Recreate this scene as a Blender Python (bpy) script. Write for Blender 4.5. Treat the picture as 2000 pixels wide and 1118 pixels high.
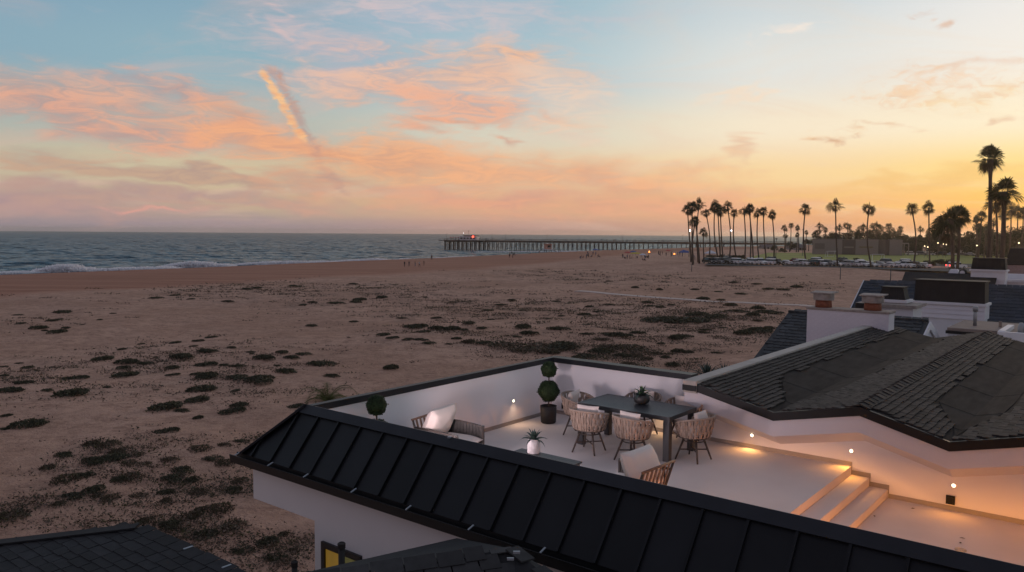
import bpy, bmesh, math, random
import numpy as np
from mathutils import Vector, Matrix, noise
R = math.radians
random.seed(7)
for o in list(bpy.data.objects): bpy.data.objects.remove(o)
scene = bpy.context.scene
COL = scene.collection

# ------------------------------------------------------------------ camera
CAMZ, FPX, PITCH, ROLL = 10.8, 1555.0, R(3.81), R(0.4)
fwd = Vector((0, math.cos(PITCH), -math.sin(PITCH)))
up0 = Vector((0, math.sin(PITCH), math.cos(PITCH)))
rgt0 = Vector((1, 0, 0))
rgt = rgt0 * math.cos(ROLL) + up0 * math.sin(ROLL)
upv = up0 * math.cos(ROLL) - rgt0 * math.sin(ROLL)
CAM = Vector((0, 0, CAMZ))
cd = bpy.data.cameras.new('camera'); cam = bpy.data.objects.new('camera', cd); COL.objects.link(cam)
cd.sensor_width = 36.0; cd.lens = 36.0 * FPX / 2000.0
cd.clip_start = 0.1; cd.clip_end = 40000
m3 = Matrix((rgt, upv, -fwd)).transposed()
cam.matrix_world = Matrix.Translation(CAM) @ m3.to_4x4()
scene.camera = cam

def ray(px, py):
    return fwd + rgt * ((px - 1000) / FPX) - upv * ((py - 559) / FPX)
def gz(px, py, z=0.0):            # point of the picture on the level z
    d = ray(px, py); return CAM + d * ((z - CAMZ) / d.z)
def at(px, py, Y):                # point of the picture at ground distance Y
    d = ray(px, py); return CAM + d * (Y / d.y)

# ------------------------------------------------------------------ colour helpers
def lin(c):
    c = c / 255.0
    return c / 12.92 if c <= 0.04045 else ((c + 0.055) / 1.055) ** 2.4
def S(r, g, b): return (lin(r), lin(g), lin(b), 1.0)

# ------------------------------------------------------------------ world
SUN_AZ, SUN_EL = R(37.0), R(2.5)
world = bpy.data.worlds.new('World'); scene.world = world; world.use_nodes = True
wt = world.node_tree; wt.nodes.clear()
W = wt.nodes.new; WL = wt.links.new
def wmath(op, a, b=None, c=None, clamp=False):
    n = W('ShaderNodeMath'); n.operation = op; n.use_clamp = clamp
    for i, v in enumerate((a, b, c)):
        if v is None: continue
        if isinstance(v, (int, float)): n.inputs[i].default_value = v
        else: WL(v, n.inputs[i])
    return n.outputs[0]
def wmix(f, a, b):
    n = W('ShaderNodeMix'); n.data_type = 'RGBA'
    for s, v in ((n.inputs[0], f), (n.inputs[6], a), (n.inputs[7], b)):
        if isinstance(v, (int, float)): s.default_value = v
        elif isinstance(v, tuple): s.default_value = v
        else: WL(v, s)
    return n.outputs[2]
def wrange(v, a, b, c=0.0, d=1.0, smooth=True):
    n = W('ShaderNodeMapRange'); n.interpolation_type = 'SMOOTHSTEP' if smooth else 'LINEAR'
    n.inputs[1].default_value = a; n.inputs[2].default_value = b; n.inputs[3].default_value = c; n.inputs[4].default_value = d
    WL(v, n.inputs[0]); return n.outputs[0]
tc = W('ShaderNodeTexCoord'); sep = W('ShaderNodeSeparateXYZ'); WL(tc.outputs['Generated'], sep.inputs[0])
AZ = wmath('ARCTAN2', sep.outputs[0], sep.outputs[1])
EL = wmath('ARCSINE', sep.outputs[2])
DEL = wmath('ABSOLUTE', wmath('WRAP', wmath('SUBTRACT', AZ, SUN_AZ), math.pi, -math.pi))
# clear-sky colour: one elevation ramp for each angle away from the sunset, blended in between
def elramp(stops):
    n = W('ShaderNodeValToRGB'); r = n.color_ramp; r.interpolation = 'EASE'
    while len(r.elements) < len(stops): r.elements.new(0.5)
    for e, (deg, c) in zip(r.elements, stops):
        e.position = max(0.0, (deg + 4) / 94.0); e.color = S(*c)
    WL(elpos, n.inputs[0]); return n.outputs[0]
elpos = wmath('DIVIDE', wmath('ADD', EL, R(4)), R(94))
RAMPS = [
 (3,  [(-4, (190,130,95)), (0.2, (238,172,104)), (2.0, (255,198,104)), (4.0, (255,222,140)), (7.2, (254,242,212)), (11, (246,242,234)), (16.5, (238,238,238)), (34, (176,180,190)), (90, (126,127,146))]),
 (18, [(-4, (170,125,105)), (0.2, (216,164,138)), (2.0, (247,190,136)), (4.0, (253,219,164)), (7.2, (252,237,210)), (11, (232,233,228)), (16.5, (206,218,224)), (34, (154,164,178)), (90, (126,127,146))]),
 (37, [(-4, (140,118,112)), (0.2, (196,156,146)), (2.0, (231,182,142)), (4.2, (240,208,168)), (7.0, (222,216,196)), (11, (178,202,210)), (16.5, (158,190,204)), (34, (136,152,170)), (90, (126,127,146))]),
 (55, [(-4, (120,110,112)), (0.2, (168,150,152)), (2.0, (206,180,150)), (4.2, (214,200,166)), (7.0, (184,192,184)), (11, (150,182,194)), (16.5, (136,170,190)), (34, (124,142,162)), (90, (126,127,146))]),
 (72, [(-4, (112,106,110)), (0.2, (154,142,150)), (2.0, (196,170,150)), (4.2, (204,192,164)), (7.0, (176,184,178)), (11, (142,174,190)), (16.5, (130,164,188)), (34, (122,138,158)), (90, (126,127,146))]),
 (180,[(-4, (100,94,100)), (0.2, (140,118,126)), (3.0, (172,134,136)), (8.0, (172,142,146)), (14, (146,134,148)), (25, (122,122,142)), (90, (126,127,146))]),
]
base = None
for i, (dg, st) in enumerate(RAMPS):
    c = elramp(st)
    base = c if base is None else wmix(wrange(DEL, R(RAMPS[i-1][0]), R(dg)), base, c)
# a share of physical twilight sky under it
sky = W('ShaderNodeTexSky'); sky.sky_type = 'NISHITA'; sky.sun_disc = False
sky.sun_elevation = SUN_EL; sky.sun_rotation = SUN_AZ; sky.altitude = 10; sky.dust_density = 2.0
nis = W('ShaderNodeVectorMath'); nis.operation = 'SCALE'; WL(sky.outputs[0], nis.inputs[0]); nis.inputs[3].default_value = 0.05
base = wmix(0.06, base, nis.outputs[0])

# cloud noise, in azimuth and elevation, drawn out along the horizon
cmb = W('ShaderNodeCombineXYZ'); WL(AZ, cmb.inputs[0]); WL(EL, cmb.inputs[1])
def wnoise(scale, detail, rough, dist, rot=0.0, loc=(0, 0, 0)):
    mp = W('ShaderNodeMapping'); WL(cmb.outputs[0], mp.inputs[0])
    mp.inputs[1].default_value = loc; mp.inputs[2].default_value = (0, 0, rot); mp.inputs[3].default_value = scale
    n = W('ShaderNodeTexNoise'); n.noise_dimensions = '2D'; n.inputs['Scale'].default_value = 1.0; n.inputs['Detail'].default_value = detail
    n.inputs['Roughness'].default_value = rough; n.inputs['Distortion'].default_value = dist
    WL(mp.outputs[0], n.inputs['Vector']); return n
nA = wnoise((7, 30, 1), 5, 0.58, 0.6, R(-4)).outputs[0]
nB = wnoise((22, 95, 1), 5, 0.62, 0.9, R(-5), (3, 1, 0)).outputs[0]
nC = wnoise((60, 120, 1), 4, 0.6, 0.8, R(-10), (9, 4, 0)).outputs[0]
wv = wnoise((9, 22, 1), 3, 0.55, 0.3, 0, (5, 5, 0))
wsub = W('ShaderNodeVectorMath'); wsub.operation = 'SUBTRACT'; WL(wv.outputs[1], wsub.inputs[0]); wsub.inputs[1].default_value = (.5, .5, .5)
wsc = W('ShaderNodeVectorMath'); wsc.operation = 'MULTIPLY'; WL(wsub.outputs[0], wsc.inputs[0]); wsc.inputs[1].default_value = (0.16, 0.05, 0)
wad = W('ShaderNodeVectorMath'); wad.operation = 'ADD'; WL(cmb.outputs[0], wad.inputs[0]); WL(wsc.outputs[0], wad.inputs[1])
WARP = wad.outputs[0]
eA = wmath('MULTIPLY_ADD', nA, 1.5, -0.75)
eB = wmath('MULTIPLY_ADD', nB, 0.8, -0.4)
EDGE = wmath('ADD', eA, eB)
eC = wmath('ADD', wmath('MULTIPLY', eA, 0.5), wmath('MULTIPLY_ADD', nC, 1.8, -0.9))
TONE = wrange(wmath('ADD', wmath('MULTIPLY', nA, 0.45), wmath('MULTIPLY', nB, 0.55)), 0.36, 0.62)

# thin high cloud over the whole sky
pz = wmath('ADD', wmath('MAXIMUM', sep.outputs[2], 0.0), 0.22)
cpl = W('ShaderNodeCombineXYZ'); WL(wmath('DIVIDE', sep.outputs[0], pz), cpl.inputs[0]); WL(wmath('DIVIDE', sep.outputs[1], pz), cpl.inputs[1])
hn = W('ShaderNodeTexNoise'); hn.noise_dimensions = '2D'; hn.inputs['Scale'].default_value = 0.9; hn.inputs['Detail'].default_value = 6; hn.inputs['Roughness'].default_value = 0.6; hn.inputs['Distortion'].default_value = 1.0
hm = W('ShaderNodeMapping'); hm.inputs[2].default_value = (0, 0, R(25)); hm.inputs[3].default_value = (1.0, 2.6, 1); WL(cpl.outputs[0], hm.inputs[0]); WL(hm.outputs[0], hn.inputs['Vector'])
hr = W('ShaderNodeValToRGB'); r = hr.color_ramp
r.elements[0].position = 0.0; r.elements[0].color = S(250, 226, 190); r.elements[1].position = 1.0; r.elements[1].color = S(176, 150, 160)
e = r.elements.new(0.25); e.color = S(226, 186, 172)
WL(wmath('DIVIDE', DEL, math.pi), hr.inputs[0])
base = wmix(wmath('MULTIPLY', wrange(hn.outputs[0], 0.46, 0.78), 0.38), base, hr.outputs[0])

def azel(px, py):
    d = ray(px, py).normalized(); return math.atan2(d.x, d.y), math.asin(d.z)
def blob(px, py, L, H, ang, strength, lit, shade, soft=1.15, edge=None, k=1.0, warp=True):
    """one bank of cloud at a compass bearing: L, H half sizes, ang tilt"""
    global base
    a, e = azel(px, py)
    mp = W('ShaderNodeMapping'); mp.vector_type = 'TEXTURE'
    mp.inputs[1].default_value = (a, e, 0); mp.inputs[2].default_value = (0, 0, R(-ang)); mp.inputs[3].default_value = (L / FPX, H / FPX, 1)
    dep = W('ShaderNodeVectorMath'); dep.operation = 'MULTIPLY_ADD'     # evaluated one bank after the other
    WL(base, dep.inputs[0]); dep.inputs[1].default_value = (1e-9, 1e-9, 1e-9); WL(WARP if warp else cmb.outputs[0], dep.inputs[2])
    WL(dep.outputs[0], mp.inputs[0])
    ln = W('ShaderNodeVectorMath'); ln.operation = 'LENGTH'; WL(mp.outputs[0], ln.inputs[0])
    v = wmath('ADD', wmath('SUBTRACT', 1.0, ln.outputs['Value']), wmath('MULTIPLY', edge if edge is not None else EDGE, k))
    m = wmath('MULTIPLY', wrange(v, 0.0, soft), strength)
    base = wmix(m, base, wmix(wmath('MULTIPLY_ADD', m, 1e-9, TONE), S(*shade), S(*lit)))
# high pale veil, upper middle
blob(840, 35, 460, 105, -6, .8, (208,194,198), (182,186,200), k=.8)
blob(640, 100, 300, 75, 6, .7, (206,184,184), (178,178,190), k=.8)
blob(560, 40, 110, 16, 40, .55, (224,192,188), (190,182,190), k=.7)
blob(720, 20, 120, 30, 55, .35, (222,196,196), (190,182,190), k=.9)
# peach banks in the middle
blob(900, 190, 360, 115, 0, .5, (230,196,178), (202,184,182), k=.5, soft=1.3)
blob(890, 140, 340, 66, -3, .85, (238,190,160), (206,172,160))
blob(1010, 108, 110, 14, 2, .75, (244,190,152), (196,164,154), k=.6)
blob(740, 165, 280, 52, 5, .65, (236,192,168), (196,170,164))
blob(960, 182, 110, 20, 14, .75, (250,204,172), (230,186,164), k=.8)
blob(890, 212, 270, 56, 5, .8, (238,176,146), (186,164,160))
blob(860, 250, 190, 20, -3, .8, (242,172,138), (212,152,128), k=.8)
blob(1120, 205, 130, 95, 10, .6, (246,212,186), (228,200,186), k=.7)
blob(1110, 232, 100, 22, 20, .6, (244,192,156), (226,178,154), k=.7)
blob(1030, 275, 70, 10, 12, .75, (236,166,134), (206,150,132), k=.9)
# long salmon streaks at the left, over a thin sheet
blob(380, 245, 720, 85, 7, .5, (230,178,150), (196,164,150), k=.4, soft=1.3)
blob(890, 350, 760, 66, 2, .5, (236,184,144), (214,170,144), k=.3, soft=1.3)
blob(110, 195, 350, 72, 4, .95, (226,174,150), (180,152,148))
blob(300, 172, 160, 28, 6, .8, (206,166,156), (172,148,150), k=.7)
blob(490, 245, 270, 34, 19, .95, (240,172,134), (212,158,134), k=.7)
blob(250, 252, 500, 40, 7, .92, (226,168,144), (182,152,148))
blob(640, 302, 420, 42, 7, .95, (244,174,128), (224,156,124), k=.6)
blob(780, 322, 400, 68, 4, .95, (240,178,134), (214,162,134), k=.6)
blob(1140, 348, 480, 64, 7, .95, (242,180,138), (220,164,136), k=.6)
blob(1390, 330, 130, 36, -8, .75, (248,194,146), (228,174,146), k=.8)
blob(1450, 285, 80, 16, 24, .7, (240,196,158), (222,178,152), k=.8)
# low grey-mauve banks
blob(90, 300, 190, 26, 2, .6, (196,170,152), (178,156,148))
blob(330, 342, 340, 28, 4, .9, (200,166,142), (182,152,140), soft=.7)
blob(620, 352, 320, 26, 5, .85, (214,164,138), (190,150,138))
blob(60, 396, 330, 36, 3, .92, (188,154,148), (174,146,148), k=.6, soft=.8)
blob(330, 385, 380, 24, 2, .8, (190,156,144), (178,148,146), soft=.8)
blob(560, 405, 420, 18, 1, .6, (206,164,144), (186,154,148), k=.8)
blob(980, 392, 520, 38, 1, .9, (230,168,138), (212,156,140), k=.7)
blob(1330, 405, 320, 36, 0, .75, (240,176,140), (228,166,140), k=.6)
blob(310, 409, 70, 6, 0, .7, (234,166,150), (226,160,148), k=.4)
blob(350, 436, 620, 16, 0, .6, (174,150,152), (164,146,154), k=.4)
# small clouds near the glow
blob(1632, 266, 46, 13, 4, .8, (236,188,140), (214,168,138), edge=eC, k=.8)
blob(1735, 256, 90, 8, 3, .6, (240,200,156), (228,188,152), edge=eC, k=.7)
blob(1855, 44, 46, 14, -4, .75, (232,192,162), (216,182,162), edge=eC, k=.9)
blob(1900, 128, 170, 10, 4, .6, (240,204,172), (232,196,168), edge=eC, k=.6)
blob(1770, 175, 80, 18, -8, .6, (248,206,160), (236,196,158), edge=eC, k=1.2)
blob(1880, 195, 80, 16, -10, .6, (250,214,158), (240,200,158), edge=eC, k=1.2)
blob(1975, 228, 60, 12, -18, .75, (234,196,160), (220,184,156), edge=eC, k=.7)
blob(1820, 165, 120, 40, -5, .35, (246,206,168), (238,200,170), edge=eC, k=1.6)
blob(1545, 66, 90, 13, 2, .7, (252,236,220), (246,228,214), edge=eC, k=.8)
blob(1440, 180, 130, 14, -22, .5, (252,222,190), (248,218,192), k=.5)
blob(1850, 345, 330, 22, -4, .5, (244,190,118), (236,180,118))
blob(1900, 385, 260, 10, -5, .7, (255,214,112), (250,196,108), k=.6)
blob(1620, 385, 190, 12, 0, .5, (250,206,130), (240,184,124), k=.8)
blob(1700, 425, 420, 22, 0, .6, (246,178,112), (238,168,116), k=.6)
# the torn vapour trail: grey lee side, then the lit body
for (x, y, L, H, an) in ((527, 142, 22, 15, 25), (548, 172, 32, 15, 58), (566, 208, 34, 16, 62), (582, 240, 34, 15, 66), (600, 272, 24, 12, 50), (612, 300, 22, 14, 60), (640, 345, 40, 17, 48), (662, 372, 24, 10, 40)):
    blob(x + 5, y - 2, L * 1.15, H * 1.05, an, .62 if y < 290 else .4, (204,158,138), (182,146,140), soft=.9, edge=eC, k=.8, warp=False)
for (x, y, L, H, an) in ((518, 150, 22, 11, 50), (534, 174, 28, 12, 60), (553, 206, 34, 13, 64), (572, 240, 32, 13, 62), (590, 264, 22, 10, 50)):
    blob(x, y, L * 1.05, H * .95, an, .88, (254,202,144), (240,174,128), soft=.75, edge=eC, k=.75, warp=False)
bg = W('ShaderNodeBackground'); bg.inputs[1].default_value = 1.0; WL(base, bg.inputs[0])
wo = W('ShaderNodeOutputWorld'); WL(bg.outputs[0], wo.inputs[0])
world.cycles.sampling_method = 'MANUAL'; world.cycles.sample_map_resolution = 512

# ------------------------------------------------------------------ sun
sd = bpy.data.lights.new('sun', 'SUN'); sun = bpy.data.objects.new('sun', sd); COL.objects.link(sun)
sd.energy = 0.55; sd.angle = R(9); sd.color = (1.0, 0.62, 0.34)
sv = Vector((math.sin(SUN_AZ) * math.cos(SUN_EL), math.cos(SUN_AZ) * math.cos(SUN_EL), math.sin(SUN_EL)))
sun.rotation_euler = (-sv).to_track_quat('-Z', 'Y').to_euler()
vs = scene.view_settings; vs.view_transform = 'Standard'; vs.look = 'None'; vs.exposure = 0.0; vs.gamma = 1.0; vs.use_curve_mapping = False
scene.render.engine = 'CYCLES'; scene.cycles.use_denoising = True
scene.cycles.max_bounces = 8; scene.cycles.diffuse_bounces = 4; scene.cycles.volume_bounces = 0; scene.cycles.sample_clamp_indirect = 6.0

# ------------------------------------------------------------------ mesh + object helpers
class MB:
    def __init__(self): self.v = []; self.f = []; self.m = []; self.smooth = False
    def add(self, vs, fs, mi=0):
        n = len(self.v); self.v += [tuple(p) for p in vs]; self.f += [tuple(i + n for i in f) for f in fs]; self.m += [mi] * len(fs)
        return self
    def box(self, x0, x1, y0, y1, z0, z1, mi=0, M=None):
        p = [Vector((x, y, z)) for z in (z0, z1) for y in (y0, y1) for x in (x0, x1)]
        if M is not None: p = [M @ q for q in p]
        return self.add(p, [(0,2,3,1), (4,5,7,6), (0,1,5,4), (2,6,7,3), (0,4,6,2), (1,3,7,5)], mi)
    def prism(self, poly, d, mi=0):          # polygon (3D points) pushed along the vector d
        n = len(poly); d = Vector(d); a = [Vector(p) for p in poly]
        fs = [tuple(range(n))[::-1], tuple(range(n, 2 * n))] + [(i, (i+1) % n, (i+1) % n + n, i + n) for i in range(n)]
        return self.add(a + [p + d for p in a], fs, mi)
    def tube(self, path, rad, n=8, mi=0, cap=True):
        path = [Vector(p) for p in path]; k = len(path)
        if not hasattr(rad, '__len__'): rad = [rad] * k
        vs = []; ref = None
        for i, p in enumerate(path):
            t = (path[min(i+1, k-1)] - path[max(i-1, 0)])
            t = t.normalized() if t.length > 1e-9 else Vector((0, 0, 1))
            if ref is None: ref = Vector((1, 0, 0)) if abs(t.x) < .9 else Vector((0, 1, 0))
            a = (ref - t * ref.dot(t)).normalized(); b = t.cross(a); ref = a
            vs += [p + (a * math.cos(2*math.pi*j/n) + b * math.sin(2*math.pi*j/n)) * rad[i] for j in range(n)]
        fs = [(i*n + j, i*n + (j+1) % n, (i+1)*n + (j+1) % n, (i+1)*n + j) for i in range(k-1) for j in range(n)]
        if cap: fs += [tuple(range(n))[::-1], tuple(range((k-1)*n, k*n))]
        return self.add(vs, fs, mi)
    def lathe(self, prof, n=16, c=(0, 0, 0), mi=0):
        c = Vector(c); k = len(prof)
        vs = [c + Vector((r * math.cos(2*math.pi*j/n), r * math.sin(2*math.pi*j/n), z)) for r, z in prof for j in range(n)]
        fs = [(i*n + j, i*n + (j+1) % n, (i+1)*n + (j+1) % n, (i+1)*n + j) for i in range(k-1) for j in range(n)]
        fs += [tuple(range(n))[::-1], tuple(range((k-1)*n, k*n))]
        return self.add(vs, fs, mi)
    def mesh(self, name, mats, smooth=False, bevel=0.0):
        me = bpy.data.meshes.new(name); me.from_pydata(self.v, [], self.f)
        mats = mats if isinstance(mats, (list, tuple)) else [mats]
        for m in mats: me.materials.append(m)
        if len(mats) > 1: me.polygons.foreach_set('material_index', self.m)
        if bevel:
            bm = bmesh.new(); bm.from_mesh(me)
            bmesh.ops.bevel(bm, geom=list(bm.edges), offset=bevel, segments=2, affect='EDGES', clamp_overlap=True)
            bm.to_mesh(me); bm.free()
        if smooth: me.polygons.foreach_set('use_smooth', [True] * len(me.polygons))
        me.update(); return me
    def build(self, name, mats, parent=None, smooth=False, bevel=0.0, kind=None):
        return link(name, self.mesh(name, mats, smooth, bevel), parent, kind=kind)
def link(name, me, parent=None, loc=None, rz=None, kind=None, M=None):
    o = bpy.data.objects.new(name, me); COL.objects.link(o)
    if parent is not None: o.parent = parent
    if M is not None: o.matrix_local = M
    if loc is not None: o.location = loc
    if rz is not None: o.rotation_euler = (0, 0, rz)
    if kind: o['kind'] = kind
    return o
def tag(o, label, cat, group=None):
    o['label'] = label; o['category'] = cat
    if group: o['group'] = group
    return o
def thing(name, label, cat, loc=(0, 0, 0), rz=0.0, group=None):
    o = bpy.data.objects.new(name, None); COL.objects.link(o); o.empty_display_size = .2
    o.location = loc; o.rotation_euler = (0, 0, rz); return tag(o, label, cat, group)
KIDS = {}
def kids(o):
    if o.name not in KIDS: KIDS[o.name] = [c for c in bpy.data.objects if c.parent == o]
    return KIDS[o.name]
def dup(o, parent=None, loc=None, rz=None, label=None, group=None, scale=None, mats=None):
    c = o.copy(); COL.objects.link(c)
    if parent is not None: c.parent = parent
    if loc is not None: c.location = loc
    if rz is not None: c.rotation_euler = (0, 0, rz)
    if scale is not None: c.scale = (scale, scale, scale)
    if label: c['label'] = label
    if group: c['group'] = group
    for ch in kids(o):
        d = dup(ch, c)
        if mats and ch.name.split('.')[0] in mats:
            d.material_slots[0].link = 'OBJECT'; d.material_slots[0].material = mats[ch.name.split('.')[0]]
    return c
def raw_mesh(name, V, F, mats, mi=None, smooth=False):      # V (n,3), F (m,k) numpy: quick mesh for foliage
    me = bpy.data.meshes.new(name); n, k = F.shape
    me.vertices.add(len(V)); me.vertices.foreach_set('co', np.ascontiguousarray(V, dtype=np.float32).ravel())
    me.loops.add(n * k); me.loops.foreach_set('vertex_index', F.astype(np.int32).ravel())
    me.polygons.add(n); me.polygons.foreach_set('loop_start', np.arange(0, n * k, k, dtype=np.int32)); me.polygons.foreach_set('loop_total', np.full(n, k, dtype=np.int32))
    for m in (mats if isinstance(mats, (list, tuple)) else [mats]): me.materials.append(m)
    if mi is not None: me.polygons.foreach_set('material_index', mi.astype(np.int32))
    me.update(calc_edges=True); me.validate(); return me

# ------------------------------------------------------------------ materials
def mat(name, col, rough=.6, metal=0.0, var=.12, vscale=3.0, bump=0.0, bscale=20.0, col2=None, spec=.5, emit=None, estr=0.0, rnd=0.0, trans=0.0, detail=5, bdist=.01, stretch=None):
    m = bpy.data.materials.new(name); m.use_nodes = True; t = m.node_tree; N = t.nodes.new; L = t.links.new
    b = t.nodes['Principled BSDF']
    b.inputs['Roughness'].default_value = rough; b.inputs['Metallic'].default_value = metal
    b.inputs['Specular IOR Level'].default_value = spec
    if trans: b.inputs['Transmission Weight'].default_value = trans
    if emit: b.inputs['Emission Color'].default_value = emit; b.inputs['Emission Strength'].default_value = estr
    c = tuple(col) + (1,) if len(col) == 3 else col
    tcn = N('ShaderNodeTexCoord'); src = tcn.outputs['Object']
    if stretch:
        mp = N('ShaderNodeMapping'); mp.inputs[3].default_value = stretch; L(src, mp.inputs[0]); src = mp.outputs[0]
    nz = N('ShaderNodeTexNoise'); nz.inputs['Scale'].default_value = vscale; nz.inputs['Detail'].default_value = detail; L(src, nz.inputs['Vector'])
    mx = N('ShaderNodeMix'); mx.data_type = 'RGBA'; mr = N('ShaderNodeMapRange'); mr.inputs[1].default_value = .3; mr.inputs[2].default_value = .7
    L(nz.outputs[0], mr.inputs[0]); L(mr.outputs[0], mx.inputs[0])
    if col2 is None:
        mx.inputs[6].default_value = tuple(x * (1 - var) for x in c[:3]) + (1,); mx.inputs[7].default_value = tuple(min(1, x * (1 + var)) for x in c[:3]) + (1,)
    else:
        mx.inputs[6].default_value = c; mx.inputs[7].default_value = tuple(col2) + (1,) if len(col2) == 3 else col2
    out = mx.outputs[2]
    if rnd:
        oi = N('ShaderNodeObjectInfo'); ge = N('ShaderNodeNewGeometry'); ad = N('ShaderNodeMath'); ad.operation = 'ADD'
        L(oi.outputs['Random'], ad.inputs[0]); L(ge.outputs['Random Per Island'], ad.inputs[1])
        fr = N('ShaderNodeMath'); fr.operation = 'FRACT'; L(ad.outputs[0], fr.inputs[0])
        ml = N('ShaderNodeMath'); ml.operation = 'MULTIPLY_ADD'; L(fr.outputs[0], ml.inputs[0]); ml.inputs[1].default_value = 2 * rnd; ml.inputs[2].default_value = 1 - rnd
        vm = N('ShaderNodeVectorMath'); vm.operation = 'SCALE'; L(out, vm.inputs[0]); L(ml.outputs[0], vm.inputs[3]); out = vm.outputs[0]
    L(out, b.inputs['Base Color'])
    if bump:
        bn = N('ShaderNodeTexNoise'); bn.inputs['Scale'].default_value = bscale; bn.inputs['Detail'].default_value = 4; L(src, bn.inputs['Vector'])
        bp = N('ShaderNodeBump'); bp.inputs['Strength'].default_value = bump; bp.inputs['Distance'].default_value = bdist; L(bn.outputs[0], bp.inputs['Height']); L(bp.outputs[0], b.inputs['Normal'])
    return m
def leafmat(name, c1, c2, rnd=.45, tl=.25):
    m = mat(name, c1, .65, col2=c2, vscale=1.3, rnd=rnd, spec=.25); t = m.node_tree
    b = t.nodes['Principled BSDF']; tr = t.nodes.new('ShaderNodeBsdfTranslucent'); ms = t.nodes.new('ShaderNodeMixShader'); ms.inputs[0].default_value = tl
    src = b.inputs['Base Color'].links[0].from_socket; t.links.new(src, tr.inputs[0])
    o = t.nodes['Material Output']; t.links.new(b.outputs[0], ms.inputs[1]); t.links.new(tr.outputs[0], ms.inputs[2]); t.links.new(ms.outputs[0], o.inputs[0])
    return m
M_stucco = mat('white stucco', (.74, .71, .70), .85, var=.03, vscale=1.2, bump=.25, bscale=90, bdist=.004)
M_stucco_in = mat('patio stucco', (.80, .78, .79), .85, var=.025, vscale=.8, bump=.2, bscale=90, bdist=.003)
M_fascia = mat('painted fascia', (.66, .63, .65), .7, var=.03, vscale=2)
M_deck = mat('patio coating', (.66, .61, .58), .8, spec=.25, var=.09, vscale=.7, bump=.2, bscale=140, bdist=.002, detail=8)
M_skirt = mat('baseboard', (.30, .27, .25), .6)
M_black = mat('black metal', (.0065, .007, .0085), .42, .0, spec=.24, rnd=.4, var=.25, vscale=2.2, bump=.06, bscale=6, bdist=.02)
M_blackcap = mat('black cap metal', (.016, .018, .023), .45, .0, var=.2, vscale=3, spec=.3)
M_gutter = mat('gutter metal', (.008, .008, .009), .5)
M_clip = mat('pale clip', (.34, .37, .40), .45, .3)
M_strip = mat('pale coping', (.44, .40, .36), .8, var=.12, vscale=4, bump=.2)
M_shingle = mat('asphalt shingle', (.040, .034, .031), .9, var=.3, vscale=9, bump=.5, bscale=220, rnd=.5, bdist=.004)
M_membrane = mat('roll roofing', (.033, .029, .027), .95, spec=.2, var=.35, vscale=2.5, bump=.3, bscale=150, bdist=.003, stretch=(3, .7, 1))
M_shingle_d = mat('dark shingle', (.016, .016, .018), .9, var=.3, vscale=8, bump=.4, bscale=200, rnd=.35, bdist=.004)
M_slate = mat('slate tile', (.040, .043, .047), .8, var=.25, vscale=6, rnd=.3, bump=.3, bscale=60)
M_blueroof = mat('blue grey tile', (.028, .038, .054), .8, var=.25, vscale=6, rnd=.3)
M_greenroof = mat('green grey tile', (.030, .036, .036), .8, var=.25, vscale=6, rnd=.3)
M_wpaint = mat('white painted brick', (.74, .70, .74), .8, var=.06, vscale=5, bump=.5, bscale=25)
M_white = mat('white paint', (.72, .71, .74), .6, var=.03)
M_siding = mat('white siding', (.72, .70, .74), .65, var=.04)
M_terra = mat('terracotta', (.26, .085, .045), .8, var=.25, vscale=14)
M_conc2 = mat('pale path concrete', (.56, .46, .41), .9)
M_conc = mat('concrete cap', (.34, .29, .26), .9, var=.2, vscale=8, bump=.4)
M_iron = mat('weathered black iron', (.018, .015, .013), .7, var=.3)
M_tan = mat('tan roof deck', (.27, .21, .18), .9, var=.12, vscale=3)
M_pink = mat('pinkish brick', (.34, .25, .24), .9, var=.15, vscale=8, bump=.5)
M_galv = mat('galvanised pipe', (.33, .33, .34), .5, .5)
M_alu = mat('charcoal aluminium', (.045, .046, .050), .45, .2, var=.12, vscale=6)
M_rope = mat('taupe rope', (.33, .25, .20), .9, var=.2, vscale=30, bump=.8, bscale=260, rnd=.14, bdist=.004)
M_rope_g = mat('grey rope', (.075, .070, .066), .9, var=.2, vscale=30, bump=.8, bscale=260, rnd=.14, bdist=.004)
M_frame = mat('brown frame', (.050, .038, .032), .55, var=.2)
M_wood = mat('teak slat', (.16, .095, .065), .6, var=.25, vscale=8, stretch=(1, 1, 6))
M_cushion = mat('cream cushion', (.76, .66, .60), .95, var=.04, bump=.3, bscale=60, bdist=.006)
M_pot = mat('black pot', (.014, .014, .015), .6)
M_bowl = mat('dark ceramic bowl', (.028, .026, .026), .5, bump=.2, bscale=40)
M_marble = mat('white marbled pot', (.75, .72, .72), .4, col2=(.42, .38, .38), vscale=9, detail=8)
M_soil = mat('soil', (.03, .022, .016), .95)
M_box = leafmat('boxwood leaf', (.020, .038, .014), (.036, .060, .022), tl=.15)
M_agave = mat('agave leaf', (.028, .050, .040), .5, col2=(.045, .075, .06), vscale=4, rnd=.25)
M_agave_g = mat('green agave leaf', (.05, .13, .02), .5, col2=(.10, .22, .03), vscale=4, rnd=.3)
M_bark = mat('bark', (.075, .055, .042), .9, var=.25, vscale=3, bump=.6, bscale=12)
M_palmtrunk = mat('palm trunk', (.085, .060, .045), .9, var=.25, vscale=2, bump=.6, bscale=9)
M_palmleaf = leafmat('fan palm leaf', (.030, .036, .016), (.055, .058, .024))
M_deadleaf = leafmat('dry palm skirt', (.085, .060, .035), (.12, .085, .05))
M_palmgreen = leafmat('young palm frond', (.05, .07, .012), (.10, .11, .02))
M_tree = leafmat('tree leaf', (.026, .032, .014), (.050, .052, .024))
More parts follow.
